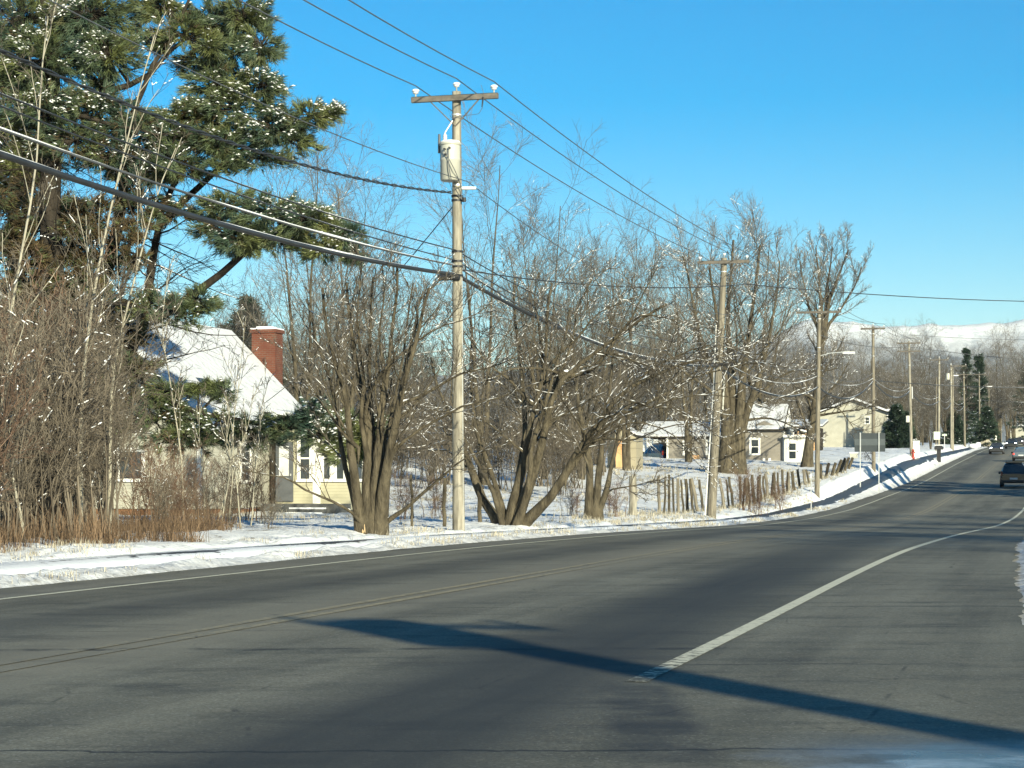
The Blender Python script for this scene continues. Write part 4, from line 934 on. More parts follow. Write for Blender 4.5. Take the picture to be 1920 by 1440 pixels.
# ------------------------------------------------------------------ trees
def nrm(v): return v/(np.linalg.norm(v, axis=-1, keepdims=True)+1e-9)
def resample(pts, K):
    P = np.array(pts, float); d = np.r_[0, np.cumsum(np.linalg.norm(np.diff(P, axis=0), axis=1))]
    t = np.linspace(0, d[-1], K); return np.stack([np.interp(t, d, P[:, k]) for k in range(3)], -1)
def branch(rng, P, Rr, n, t0, t1, ang, length, rr, up=0.0, wig=.12, K=5, trop=0.0, taper=.35, rmin=.004, falloff=.4, lr=.3):
    """n side branches on every parent path; returns points (N*n,K,3) and radii"""
    N, KP, _ = P.shape
    if N == 0 or n == 0: return np.zeros((0, K, 3)), np.zeros((0, K))
    t = (np.arange(n)[None, :]+rng.uniform(0, 1, (N, n)))/n*(t1-t0)+t0
    f = t*(KP-1); i = np.clip(f.astype(int), 0, KP-2); w = (f-i)[..., None]; ar = np.arange(N)[:, None]
    p = P[ar, i]*(1-w)+P[ar, i+1]*w; tan = nrm(P[ar, i+1]-P[ar, i]); r = Rr[ar, i]*(1-w[..., 0])+Rr[ar, i+1]*w[..., 0]
    rnd = rng.normal(size=(N, n, 3)); perp = nrm(rnd-(rnd*tan).sum(-1, keepdims=True)*tan)
    a = np.radians(ang)*rng.uniform(.65, 1.3, (N, n, 1))
    d = np.cos(a)*tan+np.sin(a)*perp; d[..., 2] += up; d = nrm(d)
    plen = np.linalg.norm(np.diff(P, axis=1), axis=2).sum(1)[:, None]
    Ln = length*plen*rng.uniform(1-lr, 1+lr, (N, n))*(1-falloff*(t-t0)/(t1-t0+1e-6))
    p = p.reshape(-1, 3); d = d.reshape(-1, 3); Ln = Ln.reshape(-1); r = np.maximum(r.reshape(-1)*rr, rmin)
    out = [p]
    for k in range(K-1):
        d = d+rng.normal(0, wig, d.shape); d[:, 2] += trop; d = nrm(d)
        p = p+d*(Ln/(K-1))[:, None]; out.append(p)
    Q = np.stack(out, 1); tp = np.linspace(1, taper, K)[None, :]
    return Q, np.maximum(r[:, None]*tp, rmin*.8)
def snow_on(rng, g, P, Rr, frac=.5, flat=.82, size=1.0, rmin=.012):
    N, K, _ = P.shape
    if N == 0: return
    A = P[:, :-1].reshape(-1, 3); B = P[:, 1:].reshape(-1, 3); ra = Rr[:, :-1].reshape(-1); rb = Rr[:, 1:].reshape(-1)
    on = np.repeat(rng.uniform(size=N) < min(1, frac*2.0), K-1) & (rng.uniform(size=len(A)) < .72)
    d = nrm(B-A); keep = (np.abs(d[:, 2]) < flat) & on
    A, B, ra, rb = A[keep], B[keep], ra[keep], rb[keep]
    if len(A) == 0: return
    u = rng.uniform(0, .3, (len(A), 1)); v = rng.uniform(.6, 1, (len(A), 1))
    A2 = A+(B-A)*u; B2 = A+(B-A)*v
    oa = ra*.62; ob = rb*.62
    ra = np.clip(ra*.75, rmin, .05)*size; rb = np.clip(rb*.75, rmin, .05)*size
    A2[:, 2] += oa+ra*.25; B2[:, 2] += ob+rb*.25; Mi = (A2+B2)/2; Mi[:, 2] += .2*ra
    g.tubes(np.stack([A2, Mi, B2], 1), np.stack([ra*.6, (ra+rb)/2*rng.uniform(.8, 1.3, len(ra)), rb*.4], 1), 5)
def build_tree(name, label, base, stems, seed, levels, bark='bark', twig='twig', snow=.0, group=None, cat='tree', sides0=9, wiggle=0.06, snow_levels=3, snow_rmin=.012, flare=1.25, crown_name='crown'):
    """stems: list of (points relative to base, r0, r1); levels: dicts for branch()"""
    rng = np.random.default_rng(seed); base = Vector(base)
    root = thing(name, label, cat, base, 0, group)
    gt = Geo(); gc = Geo(); gs = Geo(); cur = []
    for pts, r0, r1 in stems:
        K = 12; P = resample(pts, K); P[1:-1] += rng.normal(0, wiggle, (K-2, 3))
        P = (np.vstack([P[:1], (P[:-2]+2*P[1:-1]+P[2:])/4, P[-1:]]))
        rr = (r1+(r0-r1)*(1-np.linspace(0, 1, K))**1.6)*(1+rng.normal(0, .06, K)); rr[0] *= flare; rr[1] *= 1+(flare-1)*.3
        P0 = np.vstack([P[:1]-[0, 0, .4], P]); gt.tubes(P0, np.r_[rr[0]*1.1, rr], sides0)
        cur.append((P, rr))
    P = np.stack([c[0] for c in cur]); Rr = np.stack([c[1] for c in cur])
    snow_on(rng, gs, P, Rr*.8, snow, .8, 1.0, snow_rmin)
    for li, lv in enumerate(levels):
        lv = dict(lv); to_trunk = lv.pop('trunk', False); sd = lv.pop('sides', 3); add = lv.pop('with_parents', False)
        Q, q = branch(rng, P, Rr, **lv)
        (gt if to_trunk else gc).tubes(Q, q, sd)
        if snow and li < snow_levels: snow_on(rng, gs, Q, q, snow*(.9 if li == 0 else .75 if li == 1 else .5), .85, 1.0, snow_rmin)
        P, Rr = Q, q
    gt.build('trunk', M[bark], root, True); gc.build(crown_name, M[twig], root, False)
    if gs.v: tag(gs.build('snow_cover', M['snow'], root, True), kind='stuff')
    return root
def rel(base, pix, Y, dy=None):
    b = Vector(base); out = []
    for k, (x, y) in enumerate(pix): out.append(np.array(at(x, y, Y+(dy[k] if dy else 0))-b))
    return out

# ---- clump of stems left of the transformer pole
bA = at(697, 1003, 43.7)
def A(*px, dy=None): return rel(bA, px, 43.7, dy)
stA = [(A((680, 1003), (668, 940), (664, 870), (655, 800), (640, 700), (620, 610), (605, 540), dy=[0, -.1, -.2, -.3, -.5, -.8, -1]), .16, .03),
       (A((692, 1003), (688, 930), (690, 860), (686, 790), (672, 700), (655, 610), (650, 530), dy=[0, .1, .2, .3, .5, .6, .8]), .17, .035),
       (A((700, 1003), (700, 930), (706, 850), (718, 760), (735, 660), (742, 590), (745, 500)), .15, .03),
       (A((712, 1003), (715, 930), (724, 860), (742, 780), (768, 690), (790, 610), (805, 540), dy=[0, -.1, -.3, -.5, -.6, -.6, -.5]), .18, .035),
       (A((705, 1003), (704, 900), (700, 820), (690, 740), (695, 650), (690, 580), (700, 520), dy=[.2, .3, .5, .7, .9, 1.1, 1.3]), .13, .03),
       (A((688, 1000), (660, 960), (610, 935), (560, 905), (500, 893), (455, 880), dy=[0, -.2, -.5, -.8, -1, -1.2]), .055, .012),
       (A((716, 985), (750, 955), (790, 925), (822, 890), (850, 862), (905, 850), (960, 830), dy=[0, -.3, -.6, -.9, -1.2, -1.5, -1.8]), .06, .012),
       (A((722, 865), (760, 830), (800, 790), (860, 760), (930, 745), (1020, 715), dy=[0, -.3, -.5, -.8, -1, -1.3]), .06, .012),
       (A((676, 1003), (660, 920), (642, 850), (630, 760), (600, 660), (575, 560), dy=[.2, .3, .4, .6, .8, 1]), .09, .02),
       (A((709, 1003), (712, 900), (728, 800), (750, 700), (760, 610), (775, 530), dy=[.3, .3, .4, .5, .6, .8]), .10, .02),
       (A((690, 860), (676, 760), (684, 660), (668, 580), (676, 500), dy=[.1, .2, .3, .3, .4]), .07, .015), (A((706, 850), (726, 740), (716, 640), (726, 560), (716, 490), dy=[0, -.1, -.2, -.3, -.4]), .07, .015), (A((742, 780), (752, 700), (782, 620), (786, 560), (830, 520), dy=[-.3, -.3, -.4, -.4, -.5]), .06, .015),
       (A((745, 760), (800, 735), (870, 700), (940, 680), (1010, 640), dy=[-.4, -.6, -.8, -1, -1.2]), .05, .012),
       (A((672, 840), (630, 800), (585, 745), (560, 690), (530, 640), dy=[-.2, -.4, -.6, -.7, -.8]), .05, .012),
       (A((686, 790), (690, 740), (720, 690), (770, 640), (850, 600), (920, 570), dy=[.2, 0, -.3, -.5, -.7, -.9]), .05, .012)]
stA = [(p_, r0_*.88, r1_*.9) for p_, r0_, r1_ in stA]
build_tree('bare_tree', 'bare clump of grey stems splitting from one foot, just left of the transformer pole', bA, stA, 11,
  [dict(n=8, t0=.30, t1=1, ang=42, length=.32, rr=.36, up=.22, wig=.14, K=7, trop=.04, trunk=True, sides=5, rmin=.009),
   dict(n=6, t0=.2, t1=1, ang=38, length=.45, rr=.5, up=.2, wig=.12, K=5, trop=.04, sides=4, rmin=.006),
   dict(n=5, t0=.2, t1=1, ang=38, length=.55, rr=.5, up=.08, wig=.16, K=5, trop=-.02, sides=3, rmin=.0046)], 'bark', 'twig', .40, snow_rmin=.0065, snow_levels=2)
tA = [o for o in COL.objects if o.name.startswith('bare_tree')][-1]
Geo().lathe([(.075, -.1), (.08, .08), (.055, .22), (.015, .30), (0, .31)], 7, (-.17, -.10, 0)).build('split_wood', M['cut_wood'], tA)

# ---- V shaped clump right of the transformer pole
bB = at(958, 992, 53.6)
def B(*px, dy=None): return rel(bB, px, 53.6, dy)
stB = [(B((940, 990), (918, 945), (890, 905), (875, 860), (860, 800), (825, 740), (808, 670), dy=[0, .2, .4, .6, .9, 1.2, 1.5]), .20, .03),
       (B((950, 990), (932, 930), (912, 870), (890, 790), (880, 700), (885, 620), (880, 550), dy=[0, .3, .6, .9, 1.2, 1.5, 1.8]), .13, .03),
       (B((955, 990), (960, 930), (985, 850), (1002, 760), (1020, 690), (1030, 600), (1035, 530)), .19, .035),
       (B((962, 992), (985, 920), (1010, 850), (1030, 770), (1050, 700), (1110, 660), (1180, 610), (1250, 570), dy=[0, -.2, -.4, -.5, -.6, -.8, -1, -1.2]), .20, .04),
       (B((970, 994), (1020, 950), (1060, 895), (1095, 830), (1120, 790), (1160, 745), (1230, 705), (1320, 672), dy=[0, -.4, -.7, -1, -1.2, -1.5, -1.8, -2]), .22, .045),
       (B((960, 990), (975, 900), (985, 800), (975, 690), (965, 600), (965, 520), dy=[.2, .4, .7, 1, 1.3, 1.5]), .15, .03),
       (B((966, 992), (992, 900), (1000, 820), (1024, 740), (1055, 660), (1068, 580), dy=[-.3, -.4, -.5, -.5, -.6, -.6]), .14, .03), (B((944, 990), (925, 920), (900, 880), (865, 830), (845, 740), (850, 640), dy=[-.3, -.4, -.5, -.6, -.8, -1]), .10, .02),
       (B((1020, 690), (1010, 600), (1000, 560), (1010, 510), dy=[0, .3, .5, .8]), .06, .015), (B((1030, 770), (1060, 680), (1080, 600), (1110, 520), dy=[-.4, -.2, 0, .3]), .07, .015), (B((1180, 610), (1210, 590), (1260, 600), (1320, 640), dy=[-1, -1.2, -1.5, -1.8]), .04, .012),
       (B((1120, 790), (1180, 770), (1260, 725), (1330, 690), (1420, 680), dy=[-1.2, -1.5, -1.7, -2, -2.2]), .09, .018),
       (B((1050, 700), (1120, 690), (1150, 640), (1180, 600), (1200, 550), (1230, 505), dy=[-.6, -.7, -.8, -1, -1.2, -1.3]), .10, .018),
       (B((1060, 895), (1090, 850), (1150, 800), (1210, 790), (1270, 815), (1300, 860), dy=[-.7, -1, -1.4, -1.8, -2, -2.2]), .06, .012),
       (B((1020, 690), (1080, 640), (1120, 590), (1170, 560), (1200, 555), dy=[0, -.4, -.7, -.9, -1]), .06, .014),
       (B((1095, 830), (1140, 820), (1190, 830), (1250, 800), (1330, 790), dy=[-1, -1.4, -1.8, -2.2, -2.5]), .05, .012),
       (B((1002, 760), (960, 720), (930, 690), (880, 640), (840, 600), dy=[0, -.3, -.6, -.8, -1]), .06, .014),
       (B((1080, 850), (1150, 785), (1230, 755), (1310, 735), (1390, 745), (1450, 770), dy=[-.9, -1.6, -2.2, -2.6, -3, -3.2]), .055, .010), (B((1150, 750), (1220, 690), (1290, 655), (1370, 650), (1440, 665), dy=[-1.4, -1.7, -2, -2.3, -2.5]), .05, .010),
       (B((1110, 660), (1170, 665), (1230, 690), (1280, 720), (1330, 770), dy=[-.7, -1.2, -1.6, -2, -2.3]), .045, .010), (B((1160, 745), (1210, 765), (1270, 770), (1330, 800), (1380, 850), dy=[-1.5, -2, -2.4, -2.7, -3]), .045, .009), (B((1050, 700), (990, 690), (930, 700), (870, 735), (820, 780), dy=[-.6, -1.1, -1.5, -1.9, -2.2]), .045, .010),
       (B((985, 850), (930, 800), (870, 770), (800, 760), (740, 780), dy=[0, -.5, -1, -1.4, -1.8]), .045, .012)]
stB = [(p_, r0_*.78, r1_*.9) for p_, r0_, r1_ in stB]
build_tree('bare_tree', 'wide V shaped clump of thick bare stems with snowy limbs, right of the transformer pole', bB, stB, 23,
  [dict(n=8, t0=.30, t1=1, ang=46, length=.34, rr=.36, up=.10, wig=.15, K=7, trop=.02, trunk=True, sides=5, rmin=.010),
   dict(n=6, t0=.2, t1=1, ang=42, length=.48, rr=.5, up=.12, wig=.13, K=5, trop=.03, sides=4, rmin=.007),
   dict(n=5, t0=.2, t1=1, ang=40, length=.6, rr=.5, up=.02, wig=.16, K=5, trop=-.03, sides=3, rmin=.0050)], 'bark', 'twig', .48, snow_rmin=.0075, snow_levels=2)

# ---- small multi-stem tree in the brush left of the thick fence post
bC = at(1112, 968, 66.5)
def Cc(*px, dy=None): return rel(bC, px, 66.5, dy)
stC = [(Cc((1106, 968), (1108, 900), (1104, 840), (1090, 770), (1075, 690), (1070, 620)), .17, .03), (Cc((1116, 968), (1122, 900), (1128, 830), (1140, 760), (1150, 680), (1140, 590)), .15, .03),
       (Cc((1124, 955), (1140, 910), (1152, 850), (1165, 790), (1190, 730), (1220, 680), dy=[0, -.3, -.5, -.8, -1, -1.2]), .11, .025), (Cc((1128, 940), (1150, 915), (1190, 907), (1240, 900), dy=[0, -.4, -.8, -1]), .04, .01),
       (Cc((1108, 900), (1100, 860), (1085, 830), (1040, 790), (1000, 770)), .06, .014)]
build_tree('bare_tree', 'smaller bare tree with reddish brush at its foot, left of the stout fence post', bC, stC, 31,
  [dict(n=9, t0=.35, t1=1, ang=40, length=.34, rr=.42, up=.2, wig=.12, K=6, trop=.04, trunk=True, sides=4, rmin=.012),
   dict(n=7, t0=.2, t1=1, ang=40, length=.48, rr=.5, up=.15, wig=.13, K=5, trop=.03, sides=3, rmin=.009), dict(n=5, t0=.2, t1=1, ang=38, length=.5, rr=.55, up=.1, wig=.15, K=4, sides=3, rmin=.007)], 'bark', 'twig', .25, snow_rmin=.008, snow_levels=2)

# ---- big tree in front of the taupe house
bD = at(1378, 890, 132)
def D(*px, dy=None): return rel(bD, px, 132, dy)
stD = [(D((1362, 890), (1362, 820), (1360, 740), (1352, 660), (1340, 570), (1330, 500), dy=[0, 0, 0, .3, .6, 1]), .50, .07), (D((1385, 890), (1385, 820), (1390, 740), (1400, 650), (1415, 550), (1425, 460)), .50, .07),
       (D((1374, 880), (1376, 780), (1372, 690), (1365, 600), (1370, 510), (1375, 450), dy=[0, .3, .6, 1, 1.3, 1.6]), .45, .07), (D((1392, 800), (1420, 720), (1440, 640), (1455, 560), (1462, 490), dy=[0, -.3, -.6, -.9, -1.2]), .26, .05),
       (D((1362, 790), (1335, 700), (1310, 620), (1290, 540), (1280, 480), dy=[0, -.3, -.6, -.9, -1.2]), .26, .05), (D((1392, 770), (1440, 720), (1490, 690), (1540, 700), (1570, 690), dy=[0, -.5, -1, -1.5, -2]), .14, .03),
       (D((1365, 770), (1320, 720), (1270, 690), (1240, 640), (1230, 580), dy=[0, -.5, -1, -1.4, -2]), .15, .03), (D((1390, 790), (1440, 780), (1490, 800), (1530, 830), dy=[0, -.7, -1.5, -2.2]), .10, .025)]
big = [dict(n=12, t0=.35, t1=1, ang=44, length=.34, rr=.32, up=.22, wig=.11, K=7, trop=.05, trunk=True, sides=5, rmin=.022),
   dict(n=9, t0=.2, t1=1, ang=42, length=.45, rr=.45, up=.15, wig=.12, K=5, trop=.05, sides=3, rmin=.013), dict(n=9, t0=.15, t1=1, ang=40, length=.5, rr=.55, up=.12, wig=.13, K=4, trop=.03, sides=3, rmin=.0085)]
build_tree('bare_tree', 'largest bare tree with a thick double trunk, in front of the taupe house', bD, stD, 41, big, 'bark', 'twig_grey', .10, snow_rmin=.02)

# ---- leaning tree behind the street lamp pole
bE = at(1513, 880, 146)
def E(*px, dy=None): return rel(bE, px, 146, dy)
stE = [(E((1513, 880), (1522, 810), (1532, 740), (1540, 670), (1545, 620)), .42, .19), (E((1545, 625), (1553, 570), (1570, 520), (1590, 470)), .20, .05), (E((1545, 625), (1540, 570), (1535, 520), (1530, 465)), .20, .05),
       (E((1545, 620), (1550, 560), (1555, 510), (1560, 465), dy=[0, .4, .8, 1.2]), .18, .05), (E((1545, 630), (1575, 580), (1600, 540), (1615, 500), dy=[0, -.4, -.8, -1.2]), .15, .04), (E((1543, 635), (1520, 590), (1508, 540), (1500, 490), dy=[0, -.4, -.8, -1]), .15, .04),
       (E((1526, 780), (1560, 775), (1600, 768), (1640, 762), dy=[0, -.7, -1.4, -2]), .12, .03), (E((1528, 770), (1570, 760), (1600, 800), (1620, 840), dy=[0, -1, -1.6, -2]), .07, .02), (E((1530, 750), (1500, 735), (1470, 745), (1440, 770), dy=[0, -.5, -1, -1.5]), .09, .02)]
build_tree('bare_tree', 'leaning bare tree with a high vase shaped crown, against the sky by the mountain', bE, stE, 47,
  [dict(n=11, t0=.15, t1=1, ang=36, length=.42, rr=.36, up=.3, wig=.10, K=6, trop=.07, trunk=True, sides=5, rmin=.022), dict(n=9, t0=.2, t1=1, ang=38, length=.45, rr=.5, up=.2, wig=.11, K=5, trop=.06, sides=3, rmin=.012), dict(n=8, t0=.2, t1=1, ang=36, length=.5, rr=.6, up=.12, wig=.12, K=4, sides=3, rmin=.0085)], 'bark', 'twig_grey', .05, snow_rmin=.02)

# ---- trees behind the field: a few kinds, copied
def proto(seed, H, nst, spread, lab, rmin=.0066, bark='bark', twig='twig_grey', narrow=False):
    rng = np.random.default_rng(seed); st = []
    for k in range(nst):
        a = rng.uniform(0, 6.28); top = H*rng.uniform(.78, 1.0)
        dx, dy = math.cos(a)*spread*H*rng.uniform(.3, 1), math.sin(a)*spread*H*rng.uniform(.3, 1)
        st.append(([(rng.normal(0, .1), rng.normal(0, .1), 0), (dx*.12, dy*.12, H*.2), (dx*.4, dy*.4, top*.5), (dx, dy, top)], H*.0105*rng.uniform(.8, 1.25), .02))
    lv = [dict(n=13, t0=.22, t1=1, ang=36 if narrow else 48, length=.38, rr=.36, up=.22, wig=.10, K=6, trop=.05, trunk=True, sides=4, rmin=rmin*1.7), dict(n=9, t0=.2, t1=1, ang=42, length=.46, rr=.5, up=.14, wig=.12, K=5, trop=.04, sides=3, rmin=rmin*1.15), dict(n=8, t0=.15, t1=1, ang=40, length=.5, rr=.55, up=.10, wig=.14, K=4, sides=3, rmin=rmin)]
    return build_tree('bare_tree', lab, (0, 0, 0), st, seed, lv, bark, twig, .14, snow_levels=2, snow_rmin=.008, flare=1.2)
GT = 'bare trees in the wood behind the field'
protos = [proto(101, 14, 3, .16, 'bare grey tree in the crowded wood behind the snowy field'), proto(102, 15, 2, .12, 'bare grey tree in the crowded wood behind the snowy field', narrow=True), proto(103, 13, 4, .22, 'bare grey tree in the crowded wood behind the snowy field'), proto(104, 12, 5, .26, 'bare grey tree in the crowded wood behind the snowy field', twig='twig')]
used = set()
def put(k, x, ytop, Y, lab=None, group=GT, rot=None, sx=1.0):
    src = protos[k]; H = [14, 15, 13, 12][k]
    if k in used: o = copy_tree(src)
    else: o = src; used.add(k)
    X = (x-960)/F*Y; z = gzw(X, Y); h = EYE+(HORIZON-ytop)/F*Y-z
    o.location = (X, Y, z); sc_ = h/H; o.scale = (sc_*sx, sc_*sx, sc_); o.rotation_euler = (0, 0, rot if rot is not None else (x*1.37) % 6.28)
    if lab: o['label'] = lab
    elif 'label' not in o.keys(): pass
    o['group'] = group
    return o
wood = [(455, 560, 92, 2), (570, 300, 86, 1), (610, 390, 90, 0), (650, 350, 98, 1), (905, 310, 104, 1), (1020, 390, 110, 0), 
        (1090, 500, 112, 3), (1130, 465, 125, 0), (1175, 448, 130, 1), (1245, 480, 190, 0), (1290, 470, 150, 1), (1330, 500, 165, 0), (1420, 440, 165, 2), (480, 600, 100, 3), (640, 560, 112, 3), (740, 540, 118, 3), (990, 560, 115, 3), (1060, 590, 120, 3), (1160, 600, 190, 3), (1240, 600, 195, 3)]
for x, y, Y, k in wood: put(k, x, y, Y)
rng = np.random.default_rng(77)
for i in range(40):
    x = 380+i*24+rng.uniform(-10, 10); put(int(rng.integers(0, 4)), x, rng.uniform(640, 730), rng.uniform(135, 200) if x < 1120 else rng.uniform(185, 230), sx=1.5)
GF = 'bare trees on the hillside along the far road'
far = [(1440, 650, 230, 2), (1475, 640, 290, 3), (1490, 655, 260, 0), (1520, 690, 300, 3), (1555, 668, 330, 2), (1575, 640, 310, 1), (1600, 660, 320, 0), (1625, 640, 300, 1), (1650, 655, 290, 2), (1672, 700, 270, 3), (1690, 640, 380, 1), (1715, 650, 330, 0), (1735, 632, 420, 1), (1755, 660, 400, 2), (1775, 700, 300, 3), (1850, 650, 470, 0), (1875, 640, 430, 1), (1900, 650, 460, 2), (1925, 655, 440, 0), (1660, 760, 290, 3), (1730, 770, 270, 3), (1790, 770, 320, 3), (1840, 760, 400, 3), (1870, 770, 480, 3), (1905, 760, 560, 2), (1950, 700, 480, 2)]
for x, y, Y, k in far: put(k, x, y, Y, 'bare tree on the rise beside the far stretch of road', GF, sx=1.25)
for i in range(36):
    x = 1400+i*16+rng.uniform(-7, 7); put(int(rng.integers(0, 4)), x, rng.uniform(690, 735), rng.uniform(360, 620), 'bare tree on the rise beside the far stretch of road', GF, sx=1.7)
# the spreading little tree in front of the wood right of the cream house
put(3, 1745, 760, 232, 'low spreading bare tree between the cream house and the black mailbox', GF, 1.0, 1.2)

# ------------------------------------------------------------------ conifers
def needles(rng, pos, dirs, n, length, width, cone=.7, droop=.12):
    N = len(pos); d = np.repeat(dirs[:, None, :], n, 1)+rng.normal(0, cone, (N, n, 3)); d[..., 2] -= droop; d = nrm(d)
    Ln = length*rng.uniform(.6, 1.25, (N, n, 1)); b = np.repeat(pos[:, None, :], n, 1)+rng.normal(0, length*.10, (N, n, 3))
    side = nrm(np.cross(d, rng.normal(size=(N, n, 3))))*width*.5
    v = np.stack([b-side, b+side, b+d*Ln*.6+side*.9, b+d*Ln, b+d*Ln*.6-side*.9], 2).reshape(-1, 3)
    i = np.arange(N*n)[:, None]*5+np.arange(5)[None, :]
    return v, i
def snow_lumps(rng, pos, size):
    N = len(pos); base = np.array([(1, 0, 0), (.3, .95, 0), (-.8, .6, 0), (-.8, -.6, 0), (.3, -.95, 0), (0, 0, .55), (0, 0, -.25)])
    s = size*rng.uniform(.5, 1.4, (N, 1, 1)); an = rng.uniform(0, 6.28, N); el = rng.uniform(.55, 1.7, N)
    b = np.repeat(base[None], N, 0)*s; b[..., 0] *= el[:, None]; 
    x = b[..., 0]*np.cos(an)[:, None]-b[..., 1]*np.sin(an)[:, None]; y = b[..., 0]*np.sin(an)[:, None]+b[..., 1]*np.cos(an)[:, None]
    tilt = rng.uniform(-.45, .45, (N, 1)); z = b[..., 2]+x*tilt
    v = (np.stack([x, y, z], -1)+pos[:, None, :]).reshape(-1, 3)
    f = np.array([(k, (k+1) % 5, 5) for k in range(5)]+[((k+1) % 5, k, 6) for k in range(5)])
    return v, (np.arange(N)[:, None, None]*7+f[None]).reshape(-1, 3)
rngp = np.random.default_rng(5)
bP = at(98, 985, 57.0)
bP.z = gzw(bP.x, bP.y)-.1
pine = thing('pine_tree', 'huge snow dusted white pine towering over the old cream house', 'pine tree', bP)
gT = Geo(); gN = Geo(); gD = Geo(); gS = Geo(); gB = Geo()
def Pp(*px, dy=None): return rel(bP, px, 57.0, dy)
ptr = [(Pp((98, 1000), (96, 800), (98, 600), (100, 430), (98, 250), (92, 100), (85, -120)), .42, .20), (Pp((150, 1000), (190, 800), (270, 600), (292, 470), (305, 400), (330, 330), (345, 260), dy=[0, 2, 3, 3, 3, 3, 3]), .26, .06),
       (Pp((98, 700), (40, 560), (22, 420), (40, 250), (42, 60), (40, -100), dy=[0, 2, 3, 3.5, 4, 4]), .24, .10), (Pp((98, 640), (180, 560), (215, 470), (235, 330), (200, 150), (180, -40), dy=[0, 1, 2, 2.5, 2.5, 2.5]), .22, .08)]
tr_s = []
for pts, r0, r1 in ptr:
    P = resample(pts, 12); P[1:-1] += rngp.normal(0, .05, (10, 3)); rr = np.linspace(r0, r1, 12); gT.tubes(P, rr, 10); tr_s.append(P)
def limb(px, r0, r1, dy=None, snow=.2):
    P = resample(Pp(*px, dy=dy), 9); P[1:-1] += rngp.normal(0, .05, (7, 3)); rr = np.linspace(r0, r1, 9); gT.tubes(P, rr, 7); snow_on(rngp, gS, P[None], rr[None], snow, .8); return P
limbs = [limb([(290, 600), (360, 552), (430, 500), (480, 455), (560, 405), (640, 420)], .15, .03, [2, 1.5, 1, .5, 0, -.3]), limb([(300, 420), (360, 360), (430, 300), (520, 240), (600, 215), (640, 208)], .12, .02, [3, 2, 1, .5, 0, 0]),
         limb([(235, 330), (320, 260), (400, 200), (470, 130), (510, 60)], .12, .02, [2, 1, 1, .5, 0]), limb([(100, 180), (180, 170), (260, 160), (340, 70), (440, 30)], .12, .02), limb([(210, 300), (270, 170), (330, 40), (380, -40)], .10, .03),
         limb([(98, 760), (170, 745), (250, 740), (330, 752), (420, 790), (520, 800), (620, 800), (700, 835)], .14, .015, [0, -1, -1.5, -2, -2.5, -3, -3, -3]), limb([(250, 740), (300, 800), (360, 815)], .05, .01, [-1.5, -2, -2]), limb([(98, 600), (200, 565), (300, 585), (370, 575)], .08, .015, [0, -1, -1.5, -2]),
         limb([(100, 330), (60, 310), (0, 330), (-60, 320)], .08, .02), limb([(98, 230), (150, 215), (230, 240), (330, 250)], .09, .02, [0, -1, -1, -1])]
